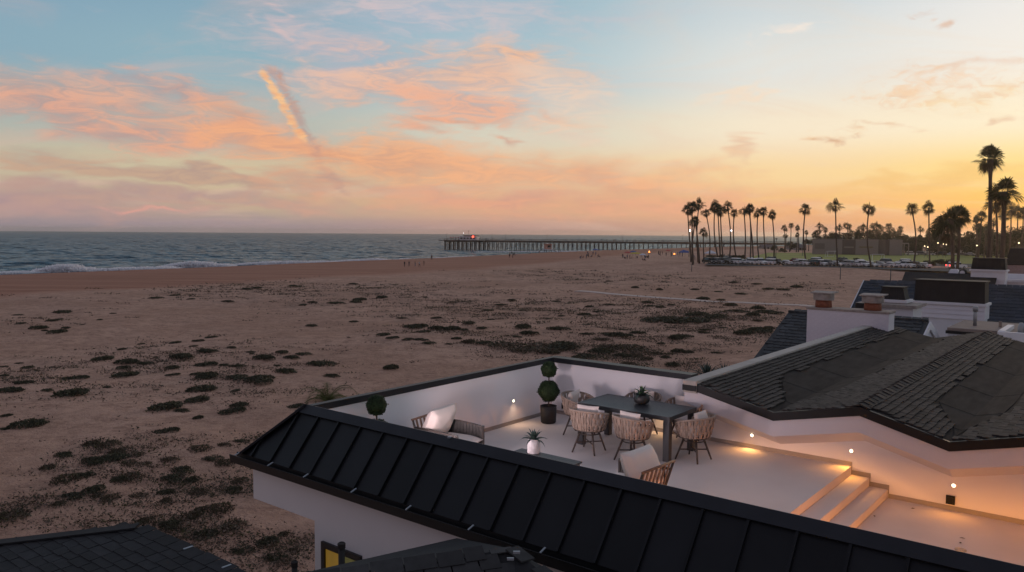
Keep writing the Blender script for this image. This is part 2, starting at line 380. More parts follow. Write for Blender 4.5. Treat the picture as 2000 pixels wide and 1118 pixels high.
M_mat = [leafmat('dune plant leaf', (.052, .052, .033), (.088, .084, .056), rnd=.4), leafmat('reddish dune leaf', (.115, .075, .052), (.075, .066, .042), rnd=.4), leafmat('yellowish dune leaf', (.10, .085, .032), (.065, .066, .030), rnd=.4)]
M_dry = leafmat('dry dune stalk', (.13, .095, .075), (.20, .145, .11), rnd=.4)
M_glass = mat('dark glass', (.015, .018, .022), .08, spec=.6)
M_frameblk = mat('black window frame', (.010, .010, .011), .4)
M_tyre = mat('tyre', (.012, .012, .012), .85)
M_rim = mat('wheel rim', (.35, .35, .36), .4, .7)
M_lens = mat('step light lens', (1, .9, .7), .4, emit=(1, .80, .52, 1), estr=5)
M_pier = mat('pier timber', (.070, .050, .042), .9, var=.3, vscale=.6)
M_pierdk = mat('pier deck timber', (.080, .058, .050), .9, var=.25, vscale=.5)
M_steel = mat('grey steel pole', (.12, .115, .11), .5, .5)
M_lampw = mat('lit white lamp', (1, 1, 1), .4, emit=(.88, .90, 1, 1), estr=8)
M_lampy = mat('lit warm lamp', (1, .9, .7), .4, emit=(1, .75, .42, 1), estr=4)
M_red = mat('lit red sign', (.8, .05, .03), .5, emit=(1, .06, .03, 1), estr=6)
M_fire = mat('fire', (1, .4, .1), .5, emit=(1, .26, .05, 1), estr=4)
M_grey1 = mat('grey panel', (.24, .21, .20), .8, var=.06)
M_grey2 = mat('dark panel', (.12, .10, .098), .8, var=.1)
M_skin = mat('skin', (.36, .21, .15), .7); M_hair = mat('hair', (.03, .02, .015), .8)
def clothmat(name, c): return mat(name, c, .9, var=.15)
M_cloth = [clothmat('dark cloth', (.03, .03, .04)), clothmat('blue cloth', (.05, .08, .16)), clothmat('pale cloth', (.45, .42, .42)), clothmat('red cloth', (.3, .04, .04)), clothmat('tan cloth', (.22, .15, .11)), clothmat('black cloth', (.015, .015, .016))]

# ------------------------------------------------------------------ terrain
def sst(a, b, x): x = min(1, max(0, (x - a) / (b - a))); return x * x * (3 - 2 * x)
COAST = [(-420, -330), (-260, -50), (-121, 188), (-85, 243), (-57, 297), (-28, 342), (0, 400), (32, 458), (130, 600), (330, 900), (900, 1750), (5500, 8300)]
def coast_d(x, y):                    # metres inland of the beach crest (negative: seaward)
    best = 1e18; sg = 1
    for (ax, ay), (bx, by) in zip(COAST, COAST[1:]):
        dx, dy = bx - ax, by - ay; t = ((x - ax) * dx + (y - ay) * dy) / (dx * dx + dy * dy)
        tt = min(1, max(0, t)); qx, qy = ax + dx * tt - x, ay + dy * tt - y; d = qx * qx + qy * qy
        if d < best: best = d; sg = 1 if (x - ax) * dy - (y - ay) * dx > 0 else -1
    return math.sqrt(best) * sg
SEA = -2.6
def ground(x, y):
    c = coast_d(x, y)
    z = 1.5 * sst(195, 228, y) * sst(30, 90, x + 1.3 * (y - 249) * .4 + 14) if c > 20 else 0.0
    if c < 0: return -7 * sst(0, 55, -c) - .02
    inn = sst(25, 70, c) * (1 - .9 * sst(.1, 1.2, z))
    r = math.hypot(x, y)
    if r < 320: z += inn * (.42 * noise.noise(Vector((x * .045, y * .045, 1.7))) + .20 * noise.noise(Vector((x * .16, y * .16, 4.1))) + (.07 * noise.noise(Vector((x * .6, y * .6, 2.2))) if r < 140 else 0))
    return z + .05 * min(1, c / 30)
def gp(px, py):                       # point of the picture on the sand
    z = 0.0
    for _ in range(4): p = gz(px, py, z); z = ground(p.x, p.y)
    return Vector((p.x, p.y, z))
def sand_material():
    m = bpy.data.materials.new('beach sand'); m.use_nodes = True; t = m.node_tree; N = t.nodes.new; L = t.links.new; b = t.nodes['Principled BSDF']
    b.inputs['Roughness'].default_value = .95; b.inputs['Specular IOR Level'].default_value = .2
    tcn = N('ShaderNodeTexCoord'); at_ = N('ShaderNodeAttribute'); at_.attribute_name = 'zone'
    def nz(sc, det, ro=.6, st=None):
        n = N('ShaderNodeTexNoise'); n.inputs['Scale'].default_value = sc; n.inputs['Detail'].default_value = det; n.inputs['Roughness'].default_value = ro
        if st:
            mp = N('ShaderNodeMapping'); mp.inputs[2].default_value = (0, 0, R(-59)); mp.inputs[3].default_value = st; L(tcn.outputs['Object'], mp.inputs[0]); L(mp.outputs[0], n.inputs['Vector'])
        else: L(tcn.outputs['Object'], n.inputs['Vector'])
        return n.outputs[0]
    def mix(f, a, c):
        n = N('ShaderNodeMix'); n.data_type = 'RGBA'
        for s, v in ((n.inputs[0], f), (n.inputs[6], a), (n.inputs[7], c)):
            if isinstance(v, tuple): s.default_value = v
            else: L(v, s)
        return n.outputs[2]
    def rng(v, a, c, lo=0., hi=1.):
        n = N('ShaderNodeMapRange'); n.inputs[1].default_value = a; n.inputs[2].default_value = c; n.inputs[3].default_value = lo; n.inputs[4].default_value = hi; L(v, n.inputs[0]); return n.outputs[0]
    dry = mix(rng(nz(.05, 6, .65), .40, .60), (.53, .315, .225, 1), (.66, .41, .305, 1))
    dry = mix(rng(nz(1.9, 6, .75), .40, .60), mix(rng(nz(.6, 4), .4, .62), (.37, .215, .155, 1), dry), dry)
    packed = mix(rng(nz(.16, 5, .6, (.12, 2.2, 1)), .42, .62), (.31, .142, .088, 1), (.42, .205, .138, 1))     # raked, damp sand by the water
    sp = N('ShaderNodeSeparateXYZ'); L(at_.outputs['Vector'], sp.inputs[0])
    c = mix(sp.outputs[0], dry, packed)
    c = mix(sp.outputs[1], c, (.115, .09, .075, 1))         # litter among the plants
    c = mix(sp.outputs[2], c, (.10, .095, .09, 1))          # car park
    L(c, b.inputs['Base Color'])
    h = N('ShaderNodeMath'); h.operation = 'MULTIPLY_ADD'; L(nz(1.7, 5, .65), h.inputs[0]); h.inputs[1].default_value = 1.0; L(nz(6, 3), h.inputs[2])
    vo = N('ShaderNodeTexVoronoi'); vo.inputs['Scale'].default_value = 1.5; vo.feature = 'SMOOTH_F1'; L(tcn.outputs['Object'], vo.inputs['Vector'])      # trampled hollows
    h2 = N('ShaderNodeMath'); h2.operation = 'MULTIPLY_ADD'; L(vo.outputs['Distance'], h2.inputs[0]); h2.inputs[1].default_value = .9; L(h.outputs[0], h2.inputs[2])
    bp = N('ShaderNodeBump'); bp.inputs['Distance'].default_value = .42; L(h2.outputs[0], bp.inputs['Height'])
    L(rng(sp.outputs[0], 0, 1, .85, .2), bp.inputs['Strength']); L(bp.outputs[0], b.inputs['Normal'])
    return m
# plant cover zones, given where the photograph shows them (centre, half sizes on the picture, cover)
ZONES = [(640, 572, 330, 22, 1.21), (480, 562, 150, 12, 0.77), (850, 590, 150, 14, 0.77), (960, 616, 260, 24, 1.21), (1180, 600, 240, 24, 1.32), (1330, 640, 260, 40, 1.65), (1450, 620, 170, 22, 1.10), (1120, 540, 190, 14, 1.21), (1430, 556, 200, 18, 1.10), (900, 655, 190, 22, 0.99), (1150, 685, 170, 22, 1.76), (1300, 705, 150, 26, 1.32),
         (110, 628, 110, 22, .4), (230, 720, 260, 60, .45), (470, 720, 170, 55, .4), (60, 745, 90, 40, .45), (560, 760, 120, 30, .3), (260, 890, 130, 40, .4), (380, 930, 130, 60, .4), (230, 960, 170, 50, .4), (430, 1000, 110, 70, .5), (330, 1060, 190, 50, .45), (540, 1080, 90, 50, .5), (30, 1000, 60, 40, .6), (520, 860, 60, 40, .45)]
ZW = []
for (cx, cy, hx, hy, w) in ZONES:
    c = gz(cx, cy); ZW.append((c.x, c.y, abs(gz(cx + hx, cy).x - c.x), max(2.0, (gz(cx, cy - hy).y - gz(cx, cy + hy).y) / 2), w))
def cover(x, y):
    m = 0
    for (cx, cy, a, b_, w) in ZW:
        d = ((x - cx) / a) ** 2 + ((y - cy) / b_) ** 2
        if d < 1.6: m = max(m, w * (1 - sst(.45, 1.6, d)))
    return m
def make_ground():
    rs = [0, 3] + list(np.geomspace(6, 640, 190)) + [800, 1100, 1600, 2500, 4000, 6000]
    an = list(np.radians(np.arange(-180, -45, 3.0))) + list(np.radians(np.linspace(-45, 45, 300))) + list(np.radians(np.arange(48, 180, 3.0)))
    na = len(an); V = []; Z = []
    for r_ in rs:
        for a in an:
            x, y = r_ * math.sin(a), r_ * math.cos(a); z = ground(x, y); V.append((x, y, z))
            c = coast_d(x, y)
            wet = (1 - sst(58, 74, c + 6 * noise.noise(Vector((x * .05, y * .05, 0))))) if r_ < 900 else 1.
            cv = min(.8, cover(x, y)) if r_ < 330 and abs(a) < .9 else 0
            pk = sst(.75, 1.2, z) if x > 40 and y > 200 else 0
            Z.append((wet, min(.35, cv * .35 * sst(-.1, .5, noise.noise(Vector((x * .35, y * .35, 7))))), 0.0))
    F = np.array([(i*na + j, i*na + (j+1) % na, (i+1)*na + (j+1) % na, (i+1)*na + j) for i in range(len(rs)-1) for j in range(na)])
    me = raw_mesh('beach', np.array(V)[:, :], F[:, ::-1], sand_material())
    if len(me.vertices) == len(Z):
        a_ = me.attributes.new('zone', 'FLOAT_VECTOR', 'POINT'); a_.data.foreach_set('vector', np.array(Z, dtype=np.float32).ravel())
    me.polygons.foreach_set('use_smooth', [True] * len(me.polygons))
    return link('beach', me, kind='structure')
make_ground()

def water_material():
    m = bpy.data.materials.new('sea water'); m.use_nodes = True; t = m.node_tree; N = t.nodes.new; L = t.links.new; b = t.nodes['Principled BSDF']
    t.nodes.remove(b); di = N('ShaderNodeBsdfDiffuse'); di.inputs[0].default_value = (.010, .036, .058, 1); gl = N('ShaderNodeBsdfGlossy'); gl.inputs[0].default_value = (.74, .90, 1, 1); gl.inputs[1].default_value = .2
    ms = N('ShaderNodeMixShader'); L(di.outputs[0], ms.inputs[1]); L(gl.outputs[0], ms.inputs[2]); L(ms.outputs[0], t.nodes['Material Output'].inputs[0])
    tcn = N('ShaderNodeTexCoord')
    def nz(sx, sy, det, rot=-58):
        mp = N('ShaderNodeMapping'); mp.inputs[2].default_value = (0, 0, R(rot)); mp.inputs[3].default_value = (sx, sy, 1); L(tcn.outputs['Object'], mp.inputs[0])
        n = N('ShaderNodeTexNoise'); n.noise_dimensions = '2D'; n.inputs['Scale'].default_value = 1; n.inputs['Detail'].default_value = det; n.inputs['Roughness'].default_value = .62; n.inputs['Distortion'].default_value = .4; L(mp.outputs[0], n.inputs['Vector']); return n.outputs[0]
    def col(sx, sy, det, k, rot):
        mp = N('ShaderNodeMapping'); mp.inputs[2].default_value = (0, 0, R(rot)); mp.inputs[3].default_value = (sx, sy, 1); L(tcn.outputs['Object'], mp.inputs[0])
        n = N('ShaderNodeTexNoise'); n.noise_dimensions = '2D'; n.inputs['Scale'].default_value = 1; n.inputs['Detail'].default_value = det; n.inputs['Roughness'].default_value = .6; L(mp.outputs[0], n.inputs['Vector'])
        q = N('ShaderNodeVectorMath'); q.operation = 'SUBTRACT'; L(n.outputs['Color'], q.inputs[0]); q.inputs[1].default_value = (.5, .5, .5)
        w = N('ShaderNodeVectorMath'); w.operation = 'SCALE'; L(q.outputs[0], w.inputs[0]); w.inputs[3].default_value = k; return w.outputs[0]
    ad = N('ShaderNodeVectorMath'); ad.operation = 'ADD'; L(col(.022, .09, 4, 1.9, -58), ad.inputs[0]); L(col(.16, .45, 4, 1.1, -50), ad.inputs[1])
    fl_ = N('ShaderNodeVectorMath'); fl_.operation = 'MULTIPLY_ADD'; L(ad.outputs[0], fl_.inputs[0]); fl_.inputs[1].default_value = (1, 1, 0); gn = N('ShaderNodeNewGeometry'); L(gn.outputs['Normal'], fl_.inputs[2])
    no = N('ShaderNodeVectorMath'); no.operation = 'NORMALIZE'; L(fl_.outputs[0], no.inputs[0]); L(no.outputs[0], gl.inputs['Normal']); fr_ = N('ShaderNodeFresnel'); fr_.inputs[0].default_value = 1.33; L(no.outputs[0], fr_.inputs['Normal']); fm = N('ShaderNodeMath'); fm.operation = 'MULTIPLY'; L(fr_.outputs[0], fm.inputs[0]); fm.inputs[1].default_value = .52; L(fm.outputs[0], ms.inputs[0])
    return m
M_water = water_material()
MB().add([(-6500, -2000, SEA - .9), (6500, -2000, SEA - .9), (6500, 7500, SEA - .9), (-6500, 7500, SEA - .9)], [(0, 1, 2, 3)]).build('sea', M_water, kind='structure')
def make_swell():
    rs = list(np.geomspace(170, 2600, 470)) + [3000, 3600, 4500, 6000]; an = np.radians(np.linspace(-42, 34, 430)); V = np.zeros((len(rs), len(an), 3))
    cs, sn = math.cos(R(60)), math.sin(R(60))
    for i, r_ in enumerate(rs):
        amp = 1.0 if r_ < 1200 else max(.0, 1 - (r_ - 1200) / 1800)
        for j, a in enumerate(an):
            x, y = r_ * math.sin(a), r_ * math.cos(a); p, q = x * cs + y * sn, -x * sn + y * cs
            z = .34 * noise.noise(Vector((p * .035, q * .10, 0))) + .20 * noise.noise(Vector((p * .09 + 5, q * .24, 3))) + (.13 * noise.noise(Vector((p * .25, q * .5, 8))) if r_ < 900 else 0)
            V[i, j] = (x, y, SEA + z * amp * 1.5)
    n = len(an); I = np.arange(len(rs) - 1)[:, None] * n + np.arange(n - 1)[None, :]; F = np.stack([I, I + n, I + n + 1, I + 1], -1).reshape(-1, 4)
    me = raw_mesh('sea_waves', V.reshape(-1, 3), F[:, ::-1], M_water); me.polygons.foreach_set('use_smooth', [True] * len(me.polygons)); link('sea_waves', me, kind='structure')
make_swell()

# ------------------------------------------------------------------ the beach house with the roof terrace
HA = R(-38.7); HCo = Vector((.91, 16.63, 0))
HMo = Matrix.Translation(HCo) @ Matrix.Rotation(HA, 4, 'Z')
HC = HMo @ Vector((-.1, -.2, 0))
HM = Matrix.Translation(HC) @ Matrix.Rotation(HA, 4, 'Z')
HI = HM.inverted()
def hw(s, t, z=0): return HM @ Vector((s, t, z))
def hwo(s, t, z=0): return HMo @ Vector((s, t, z))      # furniture is set out from the corner of the deck drawing
FL, FL2, PT = 7.07, 6.67, 8.23
TF = -6.16; SE = 17.0                          # front ridge line, house end
house = thing('beach_house', 'white stucco house with black metal mansard roof around a sunken roof terrace', 'house', HC, HA)
def hpart(mb, name, m, **k): return mb.build(name, m, house, **k)
# walls below
hpart(MB().prism([(-.51, -6.642, 6.815), (.95, -6.642, 6.815), (.95, -6.642, -.3), (SE, -6.642, -.3), (SE, -6.642, 7.52), (-.51, -6.642, 7.52)], (0, .22, 0)), 'front_wall', M_stucco)
hpart(MB().box(.951, SE, -6.42, .2, -.3, 6.66), 'lower_wall', M_stucco)
hpart(MB().box(-.51, -.3, -6.41, .2, 6.815, 7.52), 'side_wall', M_stucco)
hpart(MB().box(-.295, .95, -6.40, .19, 6.82, 6.86), 'balcony_soffit', M_stucco)
# terrace floor and steps
hpart(MB().box(.2, 6.170, -6.08, 0, 6.87, FL), 'terrace_floor', M_deck)
hpart(MB().box(6.172, 6.450, -6.08, 0, 6.67, FL - .133), 'step', M_deck, bevel=.006)
hpart(MB().box(6.452, 6.73, -6.08, 0, 6.67, FL - .266), 'step', M_deck, bevel=.006)
hpart(MB().box(6.732, SE, -6.08, 0, 6.668, FL2), 'lower_terrace_floor', M_deck)
# parapets: inner faces s=.2, t=-6.08, t=0
hpart(MB().box(.11, .2, TF + .03, .2, 6.87, PT - .09), 'parapet', M_stucco_in)
hpart(MB().box(.2, SE, TF, -6.08, 6.87, PT - .09), 'parapet', M_stucco_in)
# end of the wall on the neighbour's side, up to the zigzag roof
PK = [(3.60, 8.14), (5.0, 7.83), (6.36, 8.12), (7.62, 7.78), (9.0, 8.12), (10.3, 7.78), (11.6, 8.12), (13.0, 7.78), (14.4, 8.12), (15.8, 7.78)]
top = [(s_, z_ - .14) for s_, z_ in PK]
poly = [(.2, 0, 6.67), (.2, 0, PT - .09), (3.36, 0, PT - .09), (3.36, 0, top[0][1])] + [(s_, 0, z_) for s_, z_ in top] + [(15.8, 0, 6.67)]
hpart(MB().prism(poly, (0, .2, 0)), 'terrace_wall', M_stucco_in)
# skirting
for (a, b, z) in ((.2, 6.165, FL), (6.74, 15.8, FL2)): hpart(MB().box(a, b, -.015, -.001, z, z + .07), 'skirting', M_skirt)
hpart(MB().box(6.165, 6.45, -.015, -.001, FL - .133, FL - .062), 'skirting', M_skirt); hpart(MB().box(6.45, 6.73, -.015, -.001, FL - .266, FL - .195), 'skirting', M_skirt)
hpart(MB().box(6.15, 6.177, -.015, -.001, FL - .062, FL + .07), 'skirting', M_skirt); hpart(MB().box(6.436, 6.464, -.016, -.001, FL - .195, FL - .062), 'skirting', M_skirt); hpart(MB().box(6.716, 6.745, -.016, -.001, FL2 + .07, FL - .195), 'skirting', M_skirt)
hpart(MB().box(.201, .215, -6.07, -.016, FL, FL + .07), 'skirting', M_skirt)
# dark metal coping
hpart(MB().box(.10, .225, TF + .02, .225, PT - .10, PT), 'coping', M_blackcap, bevel=.006)
hpart(MB().box(.226, 3.35, -.025, .225, PT - .10, PT), 'coping', M_blackcap, bevel=.006)
hpart(MB().box(.226, SE, -6.105, -6.065, PT - .07, PT - .012), 'coping', M_strip)
# mansard: ridge flashing, panels, seams, hip, gutter
EZ, ET, ES, SR = 7.50, TF - .60, -.62, .15
dn = Vector((0, ET - TF, EZ - PT)); sl = dn.length; dnn = dn.normalized(); nrm = Vector((0, -dnn.z * -1, 0)); nrm = Vector((0, dnn.z, -dnn.y)).normalized()
def slope_pt(s_, k, h=0): return Vector((s_, TF, PT)) + dn * k + nrm * h
pw = .457; nseam = int((SE - 0) / pw)
for i in range(-2, nseam):
    a, b = i * pw + .12, (i + 1) * pw + .12
    def clampk(s_): return max(0.0, (SR - s_) / (SR - ES))          # the hip cuts the panels
    ka, kb = clampk(a), clampk(b)
    if kb >= 1: continue
    ka = min(ka, 1.0)
    a_ = max(a, ES)
    pts = [slope_pt(a_, ka, .012), slope_pt(b, kb, .012), slope_pt(b, 1, .012), slope_pt(a_, 1, .012)]
    if ka >= .999: pts = pts[:3]
    hpart(MB().prism([p - nrm * .012 for p in pts], nrm * (.012 + .0015 * (i % 3))), 'roof_panel', M_black)
    if kb < .95:
        p0, p1 = slope_pt(b, max(kb + .01, .09), 0), slope_pt(b, 1, 0)
        w = Vector((.014, 0, 0)); hpart(MB().prism([p0 - w, p0 + w, p1 + w, p1 - w], nrm * .045), 'standing_seam', M_black)
# beach-facing slope (one sheet with seams)
side = MB().prism([(SR, TF, PT), (ES, ET, EZ), (ES, .2, EZ), (SR, .2, PT)], (-.001, 0, -.02)); hpart(side, 'side_slope', M_black)
for j in range(13):
    t_ = -6.0 + j * pw; hpart(MB().prism([(.05, t_, PT - .095), (.05, t_ + .03, PT - .095), (ES, t_ + .03, EZ), (ES, t_, EZ)], (-.03, 0, .035)), 'standing_seam', M_black)
hpart(MB().prism([slope_pt(SR, 0, .055), slope_pt(SE, 0, .055), slope_pt(SE, .15, .055), slope_pt(SR - .115, .15, .055)], -nrm * .03), 'ridge_flashing', M_blackcap)
hpart(MB().box(SR - .02, SE, TF - .03, -6.106, PT - .10, PT - .004), 'ridge_cap', M_blackcap)
hp0, hp1 = Vector((SR, TF, PT + .045)), Vector((ES, ET, EZ + .045))
hd = (hp1 - hp0).normalized(); hs = hd.cross(Vector((0, 0, 1))).normalized() * .10
hpart(MB().prism([hp0 - hs, hp0 + hs, hp1 + hs, hp1 - hs], (0, 0, -.04)), 'hip_flashing', M_blackcap)
g = MB(); gprof = [(0, 0), (0, -.11), (-.05, -.13), (-.12, -.13), (-.14, -.01), (-.125, -.01), (-.11, -.115), (-.02, -.115), (-.015, 0)]
g.prism([Vector((ES - .14, ET + x + .02, EZ + .0 + z)) for x, z in gprof], (SE - ES + .14, 0, 0)); hpart(g, 'gutter', M_gutter)
g = MB(); g.prism([Vector((ES + x + .02, ET + .03, EZ + z - .002)) for x, z in gprof], (0, 6.9, 0)); hpart(g, 'gutter', M_gutter)
hpart(MB().box(ES + .02, SE, ET + .03, -6.645, EZ - .10, EZ - .03), 'soffit', M_gutter)
for s_ in (-.62, .2, 1.02, 2.0, 3.0, 4.0, 5.0, 6.0, 7.0, 8.0):
    p = Vector((s_, ET - .07, EZ + .005)); hpart(MB().box(p.x - .010, p.x + .010, p.y - .045, p.y + .05, p.z, p.z + .010, M=Matrix.Translation(p) @ Matrix.Rotation(R(18), 4, 'X') @ Matrix.Translation(-p)), 'gutter_strap', M_clip)
p = slope_pt(3.1, .02, .06); hpart(MB().box(p.x - .02, p.x + .02, p.y - .02, p.y + .02, p.z, p.z + .02), 'roof_bolt', M_clip)
# lit window on the near side
win = hpart(MB().box(1.13, 1.94, -6.68, -6.60, 5.35, 5.42).box(1.13, 1.94, -6.68, -6.60, 6.50, 6.58).box(1.13, 1.20, -6.68, -6.60, 5.42, 6.50).box(1.87, 1.94, -6.68, -6.60, 5.42, 6.50), 'window', M_frameblk)
M_curtain = mat('lit curtain', (.35, .22, .05), .8, col2=(.12, .11, .06), vscale=2.2, emit=(.55, .30, .03, 1), estr=.22, stretch=(3, 1, .3))
MB().box(1.20, 1.56, -6.652, -6.646, 5.42, 6.50).build('pane', M_curtain, win)
MB().box(1.59, 1.87, -6.652, -6.646, 5.42, 6.50).build('pane', mat('dim pane', (.10, .10, .05), .15, col2=(.05, .06, .045), vscale=2, emit=(.30, .27, .08, 1), estr=.16), win); MB().box(1.56, 1.59, -6.67, -6.62, 5.42, 6.50).build('mullion', M_frameblk, win)
# wall utility boxes
hpart(MB().box(7.55, 7.67, -.05, -.016, FL2 + .10, FL2 + .23).box(7.57, 7.65, -.07, -.05, FL2 + .12, FL2 + .21), 'outlet_cover', M_black)
hpart(MB().box(.46, .54, -.045, -.002, FL + .12, FL + .24), 'outlet_cover', M_black)
dp = HI @ gz(1876, 1075, FL2); hpart(MB().lathe([(.07, 0), (.07, .012), (.05, .016), (.01, .012)], 16, (dp.x, dp.y, FL2)), 'floor_drain', M_galv)

# wall lights
def wall_light(s_, t_, z_, rz, label, power, colr=(1.0, .40, .11), tilt=-32, cone=150, blend=1.0):
    l = thing('step_light', label, 'light', hw(s_, t_, z_), HA + rz, 'step lights in the terrace walls')
    MB().lathe([(.040, 0), (.040, .005), (.034, .010), (.027, .010)], 18).build('bezel', M_white, l).matrix_local = Matrix.Rotation(R(90), 4, 'X')
    MB().lathe([(.026, 0), (.026, .011), (.015, .014)], 16).build('lens', M_lens, l).matrix_local = Matrix.Rotation(R(90), 4, 'X')
    ld = bpy.data.lights.new('step_light_glow', 'SPOT'); ld.energy = power; ld.color = colr; ld.spot_size = R(cone); ld.spot_blend = blend; ld.shadow_soft_size = .04 if power < 80 else .28
    lo = bpy.data.objects.new('glow', ld); COL.objects.link(lo); lo.parent = l; lo.location = (0, -.07, -.01); lo.rotation_euler = (R(tilt), 0, 0)
    return l
# local -Y points into the terrace
PINK = (1.0, .80, .85)
wall_light(6.16, -.001, 7.32, 0, 'round lit step light above the steps on the terrace wall', 14, (1, .40, .07), -50)
wall_light(7.64, -.001, 7.056, 0, 'round lit step light above the black outlet on the lower terrace wall', 9, (1, .38, .07), -64)
wall_light(4.5, -.001, 7.30, 0, 'step light under the low eave behind the right hand dining chair', 10, (1, .46, .14), -46)
wall_light(2.7, -.001, 7.40, 0, 'step light low on the wall hidden behind the dining table', 5, (1, .60, .3))
wall_light(.201, -1.32, 7.526, R(90), 'round lit step light on the beach side wall by the topiary', 6, (1, .64, .40))
wall_light(9.2, -.001, 7.056, 0, 'step light further along the lower terrace wall past the outlet', 14, (1, .38, .08), -60)
wall_light(10.9, -.001, 7.056, 0, 'step light at the far end of the lower terrace wall', 18, (1, .38, .08), -60)
# unseen fill lights added in the front parapet wash the walls and floor
for s_, z_, pw_, cc, ti, co, bl_, lab in ((1.80, 7.96, 270, PINK, -88, 92, .9, 'added fill light in the front parapet near the left topiary'), (3.6, 7.96, 120, PINK, -88, 70, .9, 'added fill light in the front parapet behind the coffee table'),
        (5.3, 7.22, 900, (1, .42, .13), -60, 62, .1, 'added fill light in the front parapet behind the slatted lounge chair'), (7.2, 7.06, 420, (1, .36, .04), -60, 62, .1, 'added fill light in the front parapet facing the steps'),
        (9.0, 7.06, 420, (1, .36, .04), -60, 62, .1, 'added fill light in the front parapet of the lower terrace')):
    wall_light(s_, -6.079, z_, R(180), lab, pw_, cc, ti, co, bl_)
hpart(MB().box(9.35, 15.8, -6.3, -.45, 9.3, 9.45), 'added_roof', M_stucco); hpart(MB().box(9.5, 9.65, -6.03, -5.88, 6.68, 9.3), 'added_roof_post', M_frameblk)  # unseen roof on a post, added to cut sky light on the lower terrace
# unseen stair head, door and two lanterns added to spread amber over the terrace
hpart(MB().box(12.6, 15.8, -5.9, -.05, 6.68, 9.3), 'added_stair_wall', M_stucco)
dr_ = hpart(MB().box(12.55, 12.598, -3.5, -2.5, 6.69, 8.75), 'added_stair_door', M_frameblk); MB().lathe([(.03, 0), (.03, .06), (.02, .07)], 10, (0, 0, 0)).build('handle', M_galv, dr_).matrix_local = Matrix.Translation((12.55, -2.62, 7.7)) @ Matrix.Rotation(R(-90), 4, 'Y')
for k, t_ in enumerate((-4.4, -1.5)):
    l = thing('fill_lantern', ('added fill lantern left of the stair head door at the terrace end', 'added fill lantern right of the stair head door at the terrace end')[k], 'lantern', hw(12.598, t_, 7.42), HA, 'added fill lanterns by the stair head door')
    MB().box(-.03, 0, -.06, .06, -.16, .16).box(-.17, -.03, -.07, .07, .13, .16).build('bracket', M_frameblk, l); MB().lathe([(.05, -.12), (.065, .10), (.03, .125)], 14, (-.10, 0, 0)).build('globe', M_lampy, l, smooth=True)
    ld = bpy.data.lights.new('fill_lantern_glow', 'SPOT'); ld.energy = 360; ld.color = (1.0, .30, .03); ld.shadow_soft_size = .06; ld.spot_size = R(90); ld.spot_blend = .2; lo = bpy.data.objects.new('glow', ld); COL.objects.link(lo); lo.parent = l; lo.location = (-.24, 0, -.02); lo.rotation_euler = (0, R(50), 0)

# ------------------------------------------------------------------ shingle laying
def shingle_meshes(w, ex, m, th=.016):
    out = []
    for k, ww in enumerate((w * .8, w, w * 1.2)):
        L_ = ex * 1.5; b = MB(); a = ww / 2 - .007
        # x across the course, y up the slope, butt end at y=0
        b.add([(-a, 0, .004), (a, 0, .004), (a, L_, 0), (-a, L_, 0), (-a, 0, .004 + th), (a, 0, .004 + th), (a, L_, .004), (-a, L_, .004)],
              [(0,3,2,1), (4,5,6,7), (0,1,5,4), (1,2,6,5), (2,3,7,6), (3,0,4,7)])
        out.append((ww, b.mesh('shingle', m)))
    return out
def lay(parent, name, O, X, Yd, wid, hgt, w, ex, m, cam_local, limit=300, inside=None, seed=1, th=.016, kids_=None):
    """courses on a plane: O lower corner, X along the course, Yd up the slope; nearest to the camera as single parts"""
    rnd = random.Random(seed); X = Vector(X).normalized(); Yd = Vector(Yd).normalized(); Z = X.cross(Yd).normalized()
    flip = Z.z < 0
    if flip: X = -X; O = Vector(O) - X * wid; Z = X.cross(Yd).normalized()
    ms = shingle_meshes(w, ex, m, th); items = []
    O = Vector(O)
    for r_ in range(int(hgt / ex + .5)):
        x = -rnd.random() * w
        while x < wid:
            k = rnd.choice((0, 1, 1, 2)); ww, me = ms[k]; xc = x + ww / 2; x += ww
            y = r_ * ex + rnd.choice((0, 0, .15, .3)) * ex * .5
            if xc - ww / 2 < -.02 or xc + ww / 2 > wid + .02 or y > hgt - ex * .3: continue
            if inside and not inside(wid - xc if flip else xc, y): continue
            P = O + X * xc + Yd * y + Z * (.003 + .004 * rnd.random())
            items.append(((P - cam_local).length, P, k))
    items.sort(key=lambda q: q[0])
    Mr = Matrix((X, Yd, Z)).transposed()
    for _, P, k in items[:limit]:
        link(name, ms[k][1], parent, M=Matrix.Translation(P) @ Mr.to_4x4())
    rest = MB()
    for _, P, k in items[limit:]:
        me = ms[k][1]; rest.add([P + Mr @ v.co for v in me.vertices], [tuple(p.vertices) for p in me.polygons])
    if rest.v: rest.build(name + 's_beyond', m, parent, kind='stuff')
    return len(items)

# ------------------------------------------------------------------ neighbouring house with the zigzag gable roof
nb = thing('gabled_house', 'house with zigzag dark shingle gables overhanging the terrace wall', 'house', HC, HA)
T0, T1 = -.35, 12.3
cl = HI @ CAM
